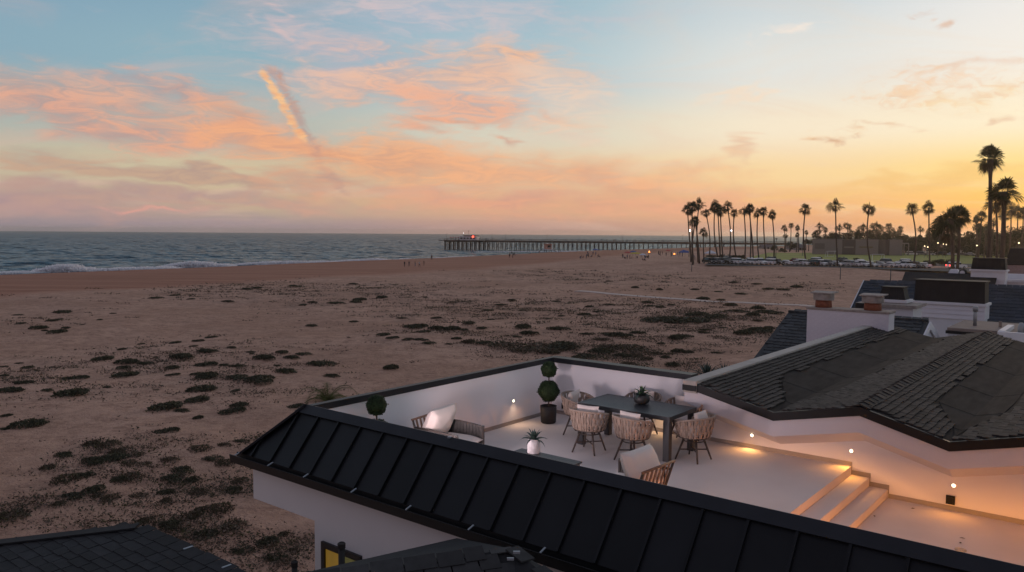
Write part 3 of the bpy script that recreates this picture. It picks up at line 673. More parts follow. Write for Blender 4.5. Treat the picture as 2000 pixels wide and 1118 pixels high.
# fascia: dark drip edge and painted board, then the sloped soffit back to the wall
def zig(z_off, t_, pts): return [(s_, t_, z_ + z_off) for s_, z_ in pts]
for (s0, z0), (s1, z1) in zip(PK, PK[1:]):
    MB().prism([(s0, T0 - .03, z0 - .13), (s1, T0 - .03, z1 - .13), (s1, T0 - .03, z1 + .012), (s0, T0 - .03, z0 + .012)], (0, .05, 0)).build('drip_edge', M_black, nb)
    if s0 < 3.7: s0, z0 = 3.362, z0 + .045
    MB().prism([(s0, T0, z0 - .40), (s1, T0, z1 - .40), (s1, T0, z1 - .13), (s0, T0, z0 - .13)], (0, .03, 0)).build('fascia', M_fascia, nb)
    MB().add([(s0, T0 + .005, z0 - .398), (s1, T0 + .005, z1 - .398), (s1, -.002, z1 - .60), (s0, -.002, z0 - .60), (s0, T0 + .03, z0 - .36), (s1, T0 + .03, z1 - .36), (s1, -.002, z1 - .56), (s0, -.002, z0 - .56)],
             [(0,1,2,3), (4,7,6,5), (0,4,5,1), (3,2,6,7)]).build('soffit', M_fascia, nb)
    MB().prism([(s0, T0, z0 - .02), (s1, T0, z1 - .02), (s1, T0, z1 - .10), (s0, T0, z0 - .10)], (0, T1 - T0, 0)).build('roof_deck', M_membrane, nb)
# coping along the beach side edge
MB().box(3.36, 3.62, T0 - .06, T1, 7.98, 8.20).build('coping', M_strip, nb, bevel=.01)
MB().box(3.36, 3.62, T0 - .08, T0 - .062, 8.02, 8.12).build('coping_end', M_black, nb)
MB().box(3.4, 15.8, .22, T1 - .1, -.3, 7.2).build('wall', M_stucco, nb)
MB().prism([(3.4, T1 - .1, 7.2)] + [(s_, T1 - .1, z_ - .11) for s_, z_ in PK] + [(15.8, T1 - .1, 7.2)], (0, .1, 0)).build('rear_gable', M_stucco, nb)
for i in range(4):
    (s0, z0), (s1, z1) = PK[i], PK[i + 1]
    low, hi = ((s0, z0), (s1, z1)) if z0 < z1 else ((s1, z1), (s0, z0))
    O = Vector((low[0], T0 - .02, low[1])); Yd = Vector((hi[0] - low[0], 0, hi[1] - low[1])); wid = T1 - T0; h_ = Yd.length
    # membrane flap widens up the valley, the shingles keep to the ridge side
    frac = (.52, .30, .48, .32)[i]
    cut = lambda x, y, h_=h_, frac=frac: y > h_ * frac * sst(.35, 2.6, x) + .015 * math.sin(x * 3)
    sh = bpy.data.objects.new('roof_slope', MB().prism([O, O + Vector((0, wid, 0)), O + Vector((0, wid, 0)) + Yd, O + Yd], (0, 0, -.012)).mesh('roof_slope', M_membrane)); COL.objects.link(sh); sh.parent = nb; sh.location = (0, 0, .001 * i)
    lay(sh, 'shingle', O, (0, 1, 0), Yd, wid, h_, .21, .105, M_shingle, cl, limit=290, inside=cut, seed=10 + i, th=.03)
    # overlapping sheets of roll roofing in the valley
    fl = Yd.normalized()
    cuts = [.36, .9, 1.5, 2.2, 3.0, 4.2, 5.6, 7.2, 9.0, 11.0, wid]
    for j in range(10):
        a, b = cuts[j], min(cuts[j + 1] + .06, wid)
        fa, fb = h_ * frac * sst(.35, 2.6, a), h_ * frac * sst(.35, 2.6, b)
        up_ = Vector((-fl.z, 0, fl.x)); up_ = up_ if up_.z > 0 else -up_
        q = [O + Vector((0, a, 0)) + up_ * (.006 + .004 * (j % 2)), O + Vector((0, b, 0)) + up_ * (.006 + .004 * (j % 2)), O + Vector((0, b, 0)) + fl * fb + up_ * (.006 + .004 * (j % 2)), O + Vector((0, a, 0)) + fl * fa + up_ * (.006 + .004 * (j % 2))]
        MB().prism(q, up_ * .003).build('roll_roofing_sheet', M_membrane, sh)
# ridge caps on the second peak
cap = MB(); cap.add([(-.15, 0, -.030), (0, 0, .03), (.15, 0, -.030), (-.15, .24, -.045), (0, .24, .012), (.15, .24, -.045), (-.15, 0, -.055), (0, 0, .005), (.15, 0, -.055)], [(0,1,4,3), (1,2,5,4), (0,6,7,1), (1,7,8,2)]); capm = cap.mesh('ridge_shingle', M_shingle)
for i in (2, 4):
    for j in range(56): link('ridge_shingle', capm, nb, loc=(PK[i][0] + random.uniform(-.012, .012), T0 + j * .225, PK[i][1] + .028 + random.uniform(-.004, .006)), rz=random.uniform(-.06, .06))

# ------------------------------------------------------------------ roofs at the bottom edge of the picture
n2 = thing('shingle_house', 'lower neighbouring house with a flat dark shingle roof at the bottom left corner', 'house', (0, 0, 0))
K = gz(268, 1032, 6.9); u_ = Vector((math.cos(HA), math.sin(HA), 0)); v_ = Vector((-math.sin(HA), math.cos(HA), 0))
down = Vector((-v_.x, -v_.y, -.13)); diag = (-u_ - v_)
Lp = K + (-u_) * 4.2 + down * 4.2
poly = [K, Lp, Lp + down * 2.0, K + u_ * 5 + down * 6.2, K + u_ * 5]
MB().prism(poly, (0, 0, -.12)).build('roof_deck', M_shingle_d, n2)
sh = n2
def ins(x, y, W_=9.2): return (x > 4.2 - (6.2 - y) + .02) if y > 2.0 else True
O2 = K + (-u_) * 4.2 + down * 6.2
lay(n2, 'shingle', O2 + Vector((0, 0, .0)), u_, -down, 9.2, 6.25, .30, .14, M_shingle_d, CAM, limit=300, inside=lambda x, y: x > max(0, (y - 2.0)) , seed=31, th=.012)
e0, e1 = K + Vector((0, 0, .01)), K + u_ * 5 + Vector((0, 0, .01))
MB().prism([e0, e1, e1 + v_ * .07, e0 + v_ * .07], (0, 0, -.16)).build('drip_edge', M_gutter, n2)
for k in (1.15, 2.0): 
    p = K + u_ * k; MB().prism([p, p + u_ * .03, p + u_ * .03 + v_ * .12, p + v_ * .12], (0, 0, .025)).build('gutter_strap', M_clip, n2)
hq = (Lp - K).normalized().cross(Vector((0, 0, 1))).normalized() * .09
MB().prism([K - hq + Vector((0, 0, .02)), K + hq + Vector((0, 0, .02)), Lp + hq + Vector((0, 0, .02)), Lp - hq + Vector((0, 0, .02))], (0, 0, .02)).build('hip_strip', M_shingle_d, n2)
wl = [p + Vector((0, 0, 0)) for p in (K - v_ * .4 - u_ * .4, Lp + u_ * .8, K + u_ * 4.8 - v_ * 6, K + u_ * 4.8 - v_ * .4)]
MB().prism([Vector((p.x, p.y, -.3)) for p in wl], (0, 0, 6.3)).build('wall', M_stucco, n2)
for px_, py_ in ((290, 1108), (250, 1112)):
    p = gz(px_, py_, 6.75); MB().box(-.05, .05, -.012, .012, 0, .01, M=Matrix.Translation(p + Vector((0, 0, .06))) @ Matrix.Rotation(R(-25), 4, 'Z')).build('roof_litter', M_clip, n2)

n3 = thing('hip_roof_house', 'neighbouring house whose grey shingle hip rises at the bottom edge under the black gutter', 'house', (0, 0, 0))
Ap = at(1000, 1072, 6.95)
Lf = at(690, 1119.5, 6.6); Rt = at(1064, 1122, 6.55)
lv, rv = (Lf - Ap), (Rt - Ap)
A0 = Ap
pl = A0 + lv * 1.9; pr = A0 + rv * 4.0; bk = A0 + v_ * .9 + Vector((0, 0, -.55))
fr = A0 + Vector((-.55, -1.9, -.75))
MB().add([A0, pl, fr + Vector((-1.2, -.2, -.3)), fr, pr], [(0, 1, 2, 3), (0, 3, 4)]).build('roof_slope', M_shingle_d, n3)
MB().add([A0, pr, bk + u_ * 1.2 + Vector((0, 0, -.3)), bk - u_ * 1.5, pl], [(0, 1, 2, 3), (0, 3, 4)]).build('rear_slope', M_shingle_d, n3)
M_shingle_g = mat('grey shingle', (.030, .029, .030), .9, var=.3, vscale=8, bump=.4, bscale=200, rnd=.35, bdist=.004)
XA = (A0 - pl); XA_l = XA.length; pn = (pl - A0).cross(fr - A0).normalized(); pn = pn if pn.z > 0 else -pn
Yu = pn.cross(XA.normalized()); Yu = Yu if Yu.z > 0 else -Yu
lay(n3, 'shingle', pl - Yu * 1.2 + pn * .01, XA, Yu, XA_l, 1.24, .24, .12, M_shingle_g, CAM, limit=150, seed=41, inside=lambda x, y: True, th=.014)
for j in range(9):
    p = A0.lerp(pl, j / 8.2); d_ = (pl - A0).normalized()
    q = d_.cross(Vector((0, 0, 1))).normalized() * .05 - Vector((0, 0, .0))
    p = p - Vector((0, 0, .008)); MB().prism([p - q, p + q, p + q + d_ * .2, p - q + d_ * .2], (0, 0, .010 + .004 * (j % 2))).build('hip_shingle', M_shingle_g, n3)
for j in range(5):
    p = A0.lerp(pr, j / 5.0); d_ = (pr - A0).normalized(); q = d_.cross(Vector((0, 0, 1))).normalized() * .07
    MB().prism([p - q, p + q, p + q + d_ * .25, p - q + d_ * .25], (0, 0, .014 + .004 * (j % 2))).build('hip_shingle', M_shingle_g, n3)
for px_, py_ in ((997, 1092), (1009, 1079)):
    p = at(px_, py_, 6.75); MB().box(-.03, .03, -.01, .01, -.01, .01, M=Matrix.Translation(p)).build('roof_nail_strip', M_clip, n3)
MB().prism([Vector((p.x, p.y, -.3)) for p in (pl + Vector((.4, -.3, 0)), fr + Vector((-.6, .2, 0)), pr + Vector((-.2, .1, 0)), bk + Vector((.1, -.5, 0)))], (0, 0, 6.6)).build('wall', M_stucco, n3)
for (px_, py_, Y_, r_, lab) in ((667, 1060, 8.0, .034, 'taller black vent pipe standing in front of the lit window'), (575, 1096, 8.2, .030, 'shorter black vent pipe left of the lit window')):
    p = at(px_, py_, Y_); q = thing('vent_pipe', lab, 'pipe', (p.x, p.y, 0), 0, 'vent pipes beside the house')
    MB().tube([(0, 0, 0), (0, 0, p.z - .02)], r_, 12).build('pipe', M_iron, q, smooth=True); MB().lathe([(r_ * 1.2, p.z - .06), (r_ * 1.25, p.z - .01), (r_ * .9, p.z), (r_ * .7, p.z - .01)], 12).build('collar', M_iron, q)
wire0, wire1 = at(575, 1108, 8.2), at(640, 1095, 8.1)

# ------------------------------------------------------------------ terrace furniture (local frame of the house)
def hth(name, label, cat, s_, t_, z_, rz=0.0, group=None): return thing(name, label, cat, hwo(s_, t_, z_), HA + rz, group)
# dining table
tb = hth('dining_table', 'charcoal slatted dining table with square legs on the roof terrace', 'table', 2.80, -1.45, FL)
for i in range(11):
    y0 = -.5 + .05 + i * (.9 / 11); MB().box(-.85, .85, y0 + .002, y0 + .9 / 11 - .002, .722, .748).build('slat', M_alu, tb)
for (a, b, c, d) in ((-.9, .9, -.5, -.451), (-.9, .9, .451, .5), (-.9, -.851, -.45, .45), (.851, .9, -.45, .45)): MB().box(a, b, c, d, .68, .75).build('frame_rail', M_alu, tb, bevel=.004)
for sx in (-1, 1):
    for sy in (-1, 1): MB().box(sx * .84 - .055, sx * .84 + .055, sy * .44 - .055, sy * .44 + .055, 0, .68).build('leg', M_alu, tb, bevel=.004)

def rnd_cushion(w, d, h, puff=.5, n=14):
    """pillow: superellipse outline, thickness falling to the seam"""
    b = MB(); vs = []; fs = []
    for sgn in (1, -1):
        for i in range(n + 1):
            for j in range(n + 1):
                x, y = -1 + 2 * i / n, -1 + 2 * j / n
                e = max(0, (1 - abs(x) ** 3.2)) ** .45 * max(0, (1 - abs(y) ** 3.2)) ** .45
                sx = 1 - .08 * (1 - abs(y) ** 2) * abs(x) ** 4 * -1
                wr = .03 * noise.noise(Vector((x * 2.2, y * 2.2, sgn * 3 + w * 9)))
                vs.append((x * w / 2 * (1 - .05 * (1 - y * y)), y * d / 2 * (1 - .05 * (1 - x * x)), sgn * h / 2 * e * (1 + wr * 4) + wr * h * .6))
    k = (n + 1) ** 2
    for q in (0, 1):
        for i in range(n):
            for j in range(n):
                f = (q*k + i*(n+1) + j, q*k + (i+1)*(n+1) + j, q*k + (i+1)*(n+1) + j + 1, q*k + i*(n+1) + j + 1); fs.append(f if q == 0 else f[::-1])
    return b.add(vs, fs)

def make_dining_chair():
    """barrel chair, open side towards +Y"""
    c = thing('dining_chair', 'x', 'chair')
    def rim(ph, k):                     # ph from the back (-Y), k 0 bottom .. 1 top
        side = abs(ph) / R(128)
        r0, r1 = .255, .335 - .02 * side
        r = r0 + (r1 - r0) * k ** .8
        zt = .755 - .13 * side ** 2.2
        return Vector((r * math.sin(ph) * 1.04, -r * math.cos(ph) * (1.0), .40 + (zt - .40) * k))
    PH = [R(-128 + 256 * i / 32) for i in range(33)]
    MB().tube([rim(p, 1) for p in PH], .017, 8).build('top_rail', M_rope, c, smooth=True)
    MB().tube([rim(p, 0) for p in PH], .014, 8).build('lower_rail', M_frame, c, smooth=True)
    for sg in (-1, 1): MB().tube([rim(R(128) * sg, k / 5) for k in range(6)], .016, 8).build('arm_post', M_rope, c, smooth=True)
    b = MB(); ns = 30
    for i in range(ns):
        p = R(-126 + 252 * (i + .5) / ns); q = R(252 / ns) * .42; pts = []
        for k in range(9):
            f = k / 8; sw = math.sin(f * math.pi * 3.0 + i * math.pi) * R(252 / ns) * .16; off = .012 * math.sin(f * math.pi * 3 + i * math.pi)
            a = rim(p - q + sw, f); b2 = rim(p + q + sw, f); nn = Vector((math.sin(p), -math.cos(p), 0)); pts.append((a + nn * (off - .007), b2 + nn * (off - .007), b2 + nn * (off + .007), a + nn * (off + .007)))
        b.add([x for r_ in pts for x in r_], [(k*4 + j, k*4 + (j+1) % 4, k*4 + 4 + (j+1) % 4, k*4 + 4 + j) for k in range(8) for j in range(4)])
    for f in (.34, .67): b.tube([rim(p_, f) for p_ in PH], .007, 5)
    b.build('woven_back', M_rope, c, kind='stuff')
    MB().lathe([(.02, .385), (.25, .385), (.26, .395), (.26, .41), (.02, .412)], 24).build('seat_pan', M_frame, c, smooth=False)
    cu = rnd_cushion(.44, .44, .10); cu.build('seat_cushion', M_cushion, c, smooth=True).location = (0, .02, .455)
    pl_ = rnd_cushion(.40, .34, .11).build('back_pillow', M_cushion, c, smooth=True); pl_.location = (.02, -.135, .655); pl_.rotation_euler = (R(76), 0, R(4))
    hub = Vector((0, 0, .375))
    MB().tube([(0, 0, .34), (0, 0, .385)], .06, 12).build('swivel_hub', M_frame, c, smooth=True)
    for k in range(4):
        a = R(45 + 90 * k); t_ = Vector((.15 * math.cos(a), .15 * math.sin(a), .385)); f_ = Vector((.30 * math.cos(a), .30 * math.sin(a), 0))
        MB().tube([t_, f_], [.02, .014], 8).build('leg', M_frame, c, smooth=True)
    for a in (R(45), R(135)):
        d_ = Vector((math.cos(a), math.sin(a), 0)) * .235
        MB().tube([d_ + Vector((0, 0, .17)), -d_ + Vector((0, 0, .17))], .012, 6).build('stretcher', M_frame, c)
    ring = [Vector((.18 * math.cos(2*math.pi*j/20), .18 * math.sin(2*math.pi*j/20), .33)) for j in range(21)]
    MB().tube(ring, .010, 6, cap=False).build('ring_brace', M_frame, c)
    return c
ch = make_dining_chair(); GC = 'rope barrel chairs around the dining table'
chairs = [(2.33, -2.22, 6, 'taupe rope barrel chair, left one of the two on the near side'),
          (3.17, -2.20, -8, 'taupe rope barrel chair, right one of the two on the near side'),
          (3.92, -1.50, 84, 'taupe rope barrel chair at the right hand end of the table'),
          (1.56, -1.38, -88, 'taupe rope barrel chair at the left hand end of the table nearest the topiary'),
          (2.45, -.62, 180, 'rope barrel chair on the wall side of the table behind the bowl plant'),
          (3.28, -.60, 184, 'rope barrel chair on the wall side with pale pillow near roof edge')]
for i, (s_, t_, a, lab) in enumerate(chairs):
    o = ch if i == 0 else dup(ch)
    o.location = hwo(s_, t_, FL); o.rotation_euler = (0, 0, HA + R(a)); tag(o, lab, 'chair', GC)

def make_lounge():
    """deep rope lounge chair facing +X"""
    c = thing('lounge_chair', 'x', 'armchair')
    for sy in (-1, 1):
        MB().tube([(-.36, sy * .36, 0), (-.38, sy * .37, .40), (-.50, sy * .36, .74)], [.017, .02, .017], 8).build('back_leg', M_frame, c, smooth=True)
        MB().tube([(.36, sy * .37, 0), (.37, sy * .37, .56)], [.017, .02], 8).build('front_leg', M_frame, c, smooth=True)
        MB().tube([(.385, sy * .37, .56), (.2, sy * .385, .60), (-.1, sy * .385, .62), (-.44, sy * .365, .62)], .018, 8).build('arm_rail', M_frame, c, smooth=True)
        b = MB()
        for i in range(24):
            x0 = -.36 + i * .031; h = .60 + .02 * math.sin((x0 + .4) * 4)
            b.box(x0, x0 + .0305, sy * .375 - .008 + (.006 if i % 2 else -.006), sy * .375 + .008 + (.006 if i % 2 else -.006), .26, h)
        b.build('rope_side', M_rope_g, c, kind='stuff')
    MB().tube([(-.50, -.38, .74), (-.50, .38, .74)], .019, 8).build('top_rail', M_wood, c, smooth=True)
    for j in range(7):
        y = -.30 + j * .1; MB().prism([(-.375, y, .30), (-.375, y + .035, .30), (-.495, y + .035, .735), (-.495, y, .735)], (.014, 0, 0)).build('back_slat', M_wood, c)
    MB().box(-.38, .37, -.36, .36, .24, .29).build('seat_frame', M_wood, c, bevel=.006)
    rnd_cushion(.74, .70, .18).build('seat_cushion', M_cushion, c, smooth=True).location = (.02, 0, .38)
    p = rnd_cushion(.56, .70, .27).build('back_cushion', M_cushion, c, smooth=True); p.location = (-.25, 0, .66); p.rotation_euler = (0, R(-66), 0)
    return c
lg = make_lounge(); lg.location = hwo(1.05, -4.30, FL); lg.rotation_euler = (0, 0, HA + R(8)); tag(lg, 'lounge chair with upright cream cushion and grey rope arm behind the black ridge', 'armchair', 'rope lounge chairs')
l2 = dup(lg, loc=hwo(4.38, -4.46, FL), rz=HA + R(176), label='lounge chair with wooden slatted back and pinkish cushion near the table leg'); l2['group'] = 'rope lounge chairs'
ct = hth('coffee_table', 'low grey coffee table half hidden behind the black roof ridge', 'table', 2.78, -4.25, FL)
for j in range(6): MB().box(-.56, .56, -.30 + j * .1 + .003, -.30 + (j + 1) * .1 - .003, .375, .40).build('slat', M_alu, ct)
for sx in (-1, 1):
    for sy in (-1, 1): MB().box(sx * .50 - .03, sx * .50 + .03, sy * .25 - .03, sy * .25 + .03, 0, .375).build('leg', M_alu, ct)

def agave(parent, n, L_, w, m, z0, seed, lift=.5, name='leaf'):
    rnd = random.Random(seed)
    for i in range(n):
        k = i / n; a = i * 2.39996 + rnd.random() * .3; el = R(12 + 72 * k ** 1.1 + rnd.uniform(-7, 7)); ln = L_ * rnd.uniform(.8, 1.05) * (1 - .25 * k)
        pts = []; dr = Vector((math.cos(a), math.sin(a), 0)); sd = Vector((-math.sin(a), math.cos(a), 0))
        for j in range(6):
            f = j / 5; ww = w * (.55 + 1.2 * f * (1 - f) * 2) * (1 - f ** 3); e2 = el - R(34) * (f ** 2) * (1 - k)
            c_ = dr * (ln * f * math.cos(e2)) + Vector((0, 0, z0 + ln * f * math.sin(e2)))
            pts += [c_ - sd * ww + Vector((0, 0, .18 * ww)), c_ - Vector((0, 0, .35 * ww)), c_ + sd * ww + Vector((0, 0, .18 * ww))]
        fs = []
        for j in range(5):
            for q in (0, 1): fs.append((j*3 + q, j*3 + q + 1, j*3 + 3 + q + 1, j*3 + 3 + q))
        MB().add(pts, fs).build(name, m, parent, smooth=True)
pa = hth('potted_agave', 'dark agave in a white marbled pot on the coffee table', 'plant', 2.50, -4.02, FL + .40)
MB().lathe([(.098, 0), (.102, .008), (.088, .21), (.076, .212), (.07, .17), (.01, .17)], 28).build('pot', M_marble, pa); MB().lathe([(.07, .165), (.068, .185), (.01, .19)], 16).build('soil', M_soil, pa)
agave(pa, 22, .25, .022, M_agave, .185, 3)
pb = hth('bowl_plant', 'green succulent in a dark round bowl on the dining table', 'plant', 2.83, -1.32, FL + .75)
MB().lathe([(.07, 0), (.125, .03), (.145, .09), (.13, .15), (.105, .17), (.098, .165), (.10, .12), (.01, .12)], 24).build('bowl', M_bowl, pb, smooth=True); MB().lathe([(.10, .13), (.09, .15), (.01, .155)], 16).build('soil', M_soil, pb)
agave(pb, 16, .26, .024, M_agave, .15, 5); agave(pb, 9, .20, .02, M_agave_g, .19, 6, name='inner_leaf')

def leaf_ball(r_, n, seed, m, size=.028):
    rg = np.random.default_rng(seed); d = rg.normal(size=(n, 3)); d /= np.linalg.norm(d, axis=1)[:, None]
    lump = .05 * (np.sin(d[:, :1] * 7 + seed) * np.sin(d[:, 1:2] * 6 + 2 * seed) + np.sin(d[:, 2:] * 8 + seed)); c = d * (r_ * (.86 + .15 * rg.random((n, 1)) + lump + .10 * (rg.random((n, 1)) > .97))); a = rg.normal(size=(n, 3)); a = a - d * (a * d).sum(1)[:, None] * .6; a /= np.linalg.norm(a, axis=1)[:, None]
    b = np.cross(d, a); b /= np.linalg.norm(b, axis=1)[:, None]; s_ = size * (.6 + .8 * rg.random((n, 1)))
    V = np.stack([c - a * s_, c + b * s_ * .5, c + a * s_, c - b * s_ * .5], 1).reshape(-1, 3)
    return raw_mesh('leaves', V, np.arange(4 * n).reshape(-1, 4), m)
lb1, lb2 = leaf_ball(.155, 3200, 1, M_box, .02), leaf_ball(.205, 4500, 2, M_box, .02)
def topiary(s_, t_, lab):
    o = hth('topiary', lab, 'topiary', s_, t_, FL, 0, 'topiary balls in black pots')
    MB().lathe([(.13, 0), (.15, .02), (.165, .34), (.15, .345), (.145, .30), (.01, .30)], 22).build('pot', M_pot, o, smooth=True); MB().lathe([(.145, .29), (.14, .31), (.01, .32)], 16).build('soil', M_soil, o)
    MB().tube([(0, 0, .3), (.006, 0, .7), (0, 0, 1.06)], .013, 8).build('stem', M_bark, o)
    for me, z, r_ in ((lb2, .635, .17), (lb1, 1.06, .125)):
        q = link('leaf_ball', me, o, loc=(0, 0, z)); q['kind'] = 'stuff'
        cm = MB(); bm = bmesh.new(); bmesh.ops.create_icosphere(bm, subdivisions=2, radius=r_); m_ = bpy.data.meshes.new('ball_core'); bm.to_mesh(m_); bm.free(); m_.materials.append(M_box); link('ball_core', m_, o, loc=(0, 0, z))
topiary(.57, -.99, 'two ball boxwood topiary in a black pot in the terrace corner')
topiary(.47, -5.37, 'boxwood topiary ball showing above the black ridge at the left')
# small debris on the lower terrace
for k, (px_, py_) in enumerate(((1783, 994), (1708, 1009), (1880, 1052), (1876, 1061))):
    p = gz(px_, py_, FL2); b = MB(); b.add([(-.03, 0, .004), (0, .015, .012), (.035, .004, .006), (0, -.014, .01)], [(0, 3, 2, 1)]); b.prism([(-.03, 0, .004), (0, -.014, .006), (.035, .004, .005)], (0, 0, .003))
    o = b.build('dry_leaf', M_bark); o.location = p; tag(o, ('largest dry leaf on the lower terrace floor', 'tiny dry leaf near the lowest step', 'dry leaf scrap above the floor drain', 'dry leaf scrap nearest the floor drain')[k], 'leaf', 'dry leaves on the terrace'); o.rotation_euler = (0, 0, k * 1.3)

# ------------------------------------------------------------------ houses further along the row
def roof_house(name, label, cat='house'): return thing(name, label, cat, HC, HA)
# chimney stack with two pots
def loc_of(px, py, Y): return HI @ at(px, py, Y)
c0 = loc_of(1577, 600, 24.0)
cs = roof_house('white_chimney', 'wide white painted brick chimney stack with two terracotta flues', 'chimney')
bw, bh = .21, .075
CW, CD, CT = 2.30, .62, c0.z
MB().box(c0.x, c0.x + CW, c0.y, c0.y + CD, 5.0, CT - .06).build('core', M_wpaint, cs)
bm_ = [MB().box(0, bw * f - .008, -.006, .04, 0, bh - .008).mesh('brick', M_wpaint) for f in (1, .5)]
rows = 15
for r_ in range(rows):
    z = CT - .07 - (r_ + 1) * bh; x = 0.0; k = r_ % 2
    if k: link('brick', bm_[1], cs, loc=(c0.x, c0.y - .001 * (r_ % 3), z)); x = bw * .5
    while x + bw <= CW + .001: link('brick', bm_[0], cs, loc=(c0.x + x, c0.y - .002 * random.random(), z)); x += bw
MB().box(c0.x - .03, c0.x + CW + .03, c0.y - .03, c0.y + CD + .03, CT - .065, CT).build('crown', M_conc, cs, bevel=.01)
for (s_, r_) in ((.38, 0), (1.78, 1)):
    x, y = c0.x + s_, c0.y + .30
    MB().lathe([(.24, CT), (.235, CT + .12), (.22, CT + .33), (.19, CT + .33)], 20, (x, y, 0)).build('flue', M_terra, cs, smooth=True)
    cp = MB().lathe([(.29, CT + .22), (.30, CT + .24), (.30, CT + .40), (.27, CT + .42)], 20, (x, y, 0)).build('flue_collar', M_conc, cs)
    MB().prism([(x - .31, y - .3, CT + .42), (x + .31, y - .3, CT + .42), (x + .34, y + .3, CT + .44), (x - .34, y + .3, CT + .44)], (0, 0, .035)).build('flue_cap', M_conc, cs)
# slate roof behind it
rl = loc_of(1541, 609, 29.5)
h2 = roof_house('slate_roof_house', 'house with grey slate roof behind the white chimney stack')
Yd2 = Vector((0, 5.2, 2.15)); wid = 4.7
O = Vector((rl.x, rl.y - 5.2, rl.z - 2.15))
MB().prism([O, O + Vector((wid, 0, 0)), O + Vector((wid, 0, 0)) + Yd2, O + Yd2], (0, 0, -.1)).build('roof_deck', M_slate, h2)
lay(h2, 'slate', O, (1, 0, 0), Yd2, wid, Yd2.length, .26, .22, M_slate, cl, limit=300, seed=51, th=.03)
MB().prism([O + Yd2, O + Yd2 + Vector((wid, 0, 0)), O + Yd2 + Vector((wid, 5, -2.1)), O + Yd2 + Vector((0, 5, -2.1))], (0, 0, -.1)).build('rear_slope', M_slate, h2)
for j in range(20): MB().box(rl.x + j * .235, rl.x + j * .235 + .22, rl.y - .10, rl.y + .10, rl.z - .02, rl.z + .055).build('ridge_tile', M_slate, h2, bevel=.01)
for (d0, d1) in ((O + Vector((wid, 0, 0)), O + Yd2 + Vector((wid, 0, 0))), (O + Yd2 + Vector((wid, 0, 0)), O + Yd2 + Vector((wid, 5, -2.1)))):
    MB().prism([d0 + Vector((.02, 0, -.02)), d1 + Vector((.02, 0, -.02)), d1 + Vector((.02, 0, -.26)), d0 + Vector((.02, 0, -.26))], (.05, 0, 0)).build('barge_board', M_white, h2)
MB().prism([(rl.x + .1, O.y + .3, -.3), (rl.x + wid - .05, O.y + .3, -.3), (rl.x + wid - .05, rl.y + 4.7, -.3), (rl.x + .1, rl.y + 4.7, -.3)], (0, 0, 6.3)).build('wall', M_stucco, h2)
MB().prism([(rl.x + wid - .1, O.y + .3, 5.9), (rl.x + wid - .1, rl.y + 4.7, 5.9), (rl.x + wid - .1, rl.y, rl.z - .1)], (.08, 0, 0)).build('gable_wall', M_white, h2)

# house with blue grey roof and siding chimneys
h3 = roof_house('blue_roof_house', 'house with blue grey tiled roof and white siding chimney bases')
r3 = loc_of(1688, 548, 45.0)
Yd3 = Vector((0, 4.2, 2.5)); wid = 13.0; O = Vector((r3.x, r3.y - 4.2, r3.z - 2.5))
MB().prism([O, O + Vector((wid, 0, 0)), O + Vector((wid, 0, 0)) + Yd3, O + Yd3], (0, 0, -.1)).build('roof_deck', M_blueroof, h3)
lay(h3, 'roof_tile', O, (1, 0, 0), Yd3, wid, Yd3.length, .33, .27, M_blueroof, cl, limit=300, seed=61, th=.03)
MB().prism([O + Yd3, O + Yd3 + Vector((wid, 0, 0)), O + Yd3 + Vector((wid, 5, -2.9)), O + Yd3 + Vector((0, 5, -2.9))], (0, 0, -.1)).build('rear_slope', M_blueroof, h3)
MB().prism([O + Vector((-.05, 0, .02)), O + Yd3 + Vector((-.05, 0, .02)), O + Yd3 + Vector((-.05, 0, -.2)), O + Vector((-.05, 0, -.2))], (.045, 0, 0)).build('barge_board', M_white, h3)
MB().box(r3.x + .3, r3.x + wid, O.y + .4, r3.y + 4.5, -.3, O.z + .1).build('wall', M_stucco, h3)
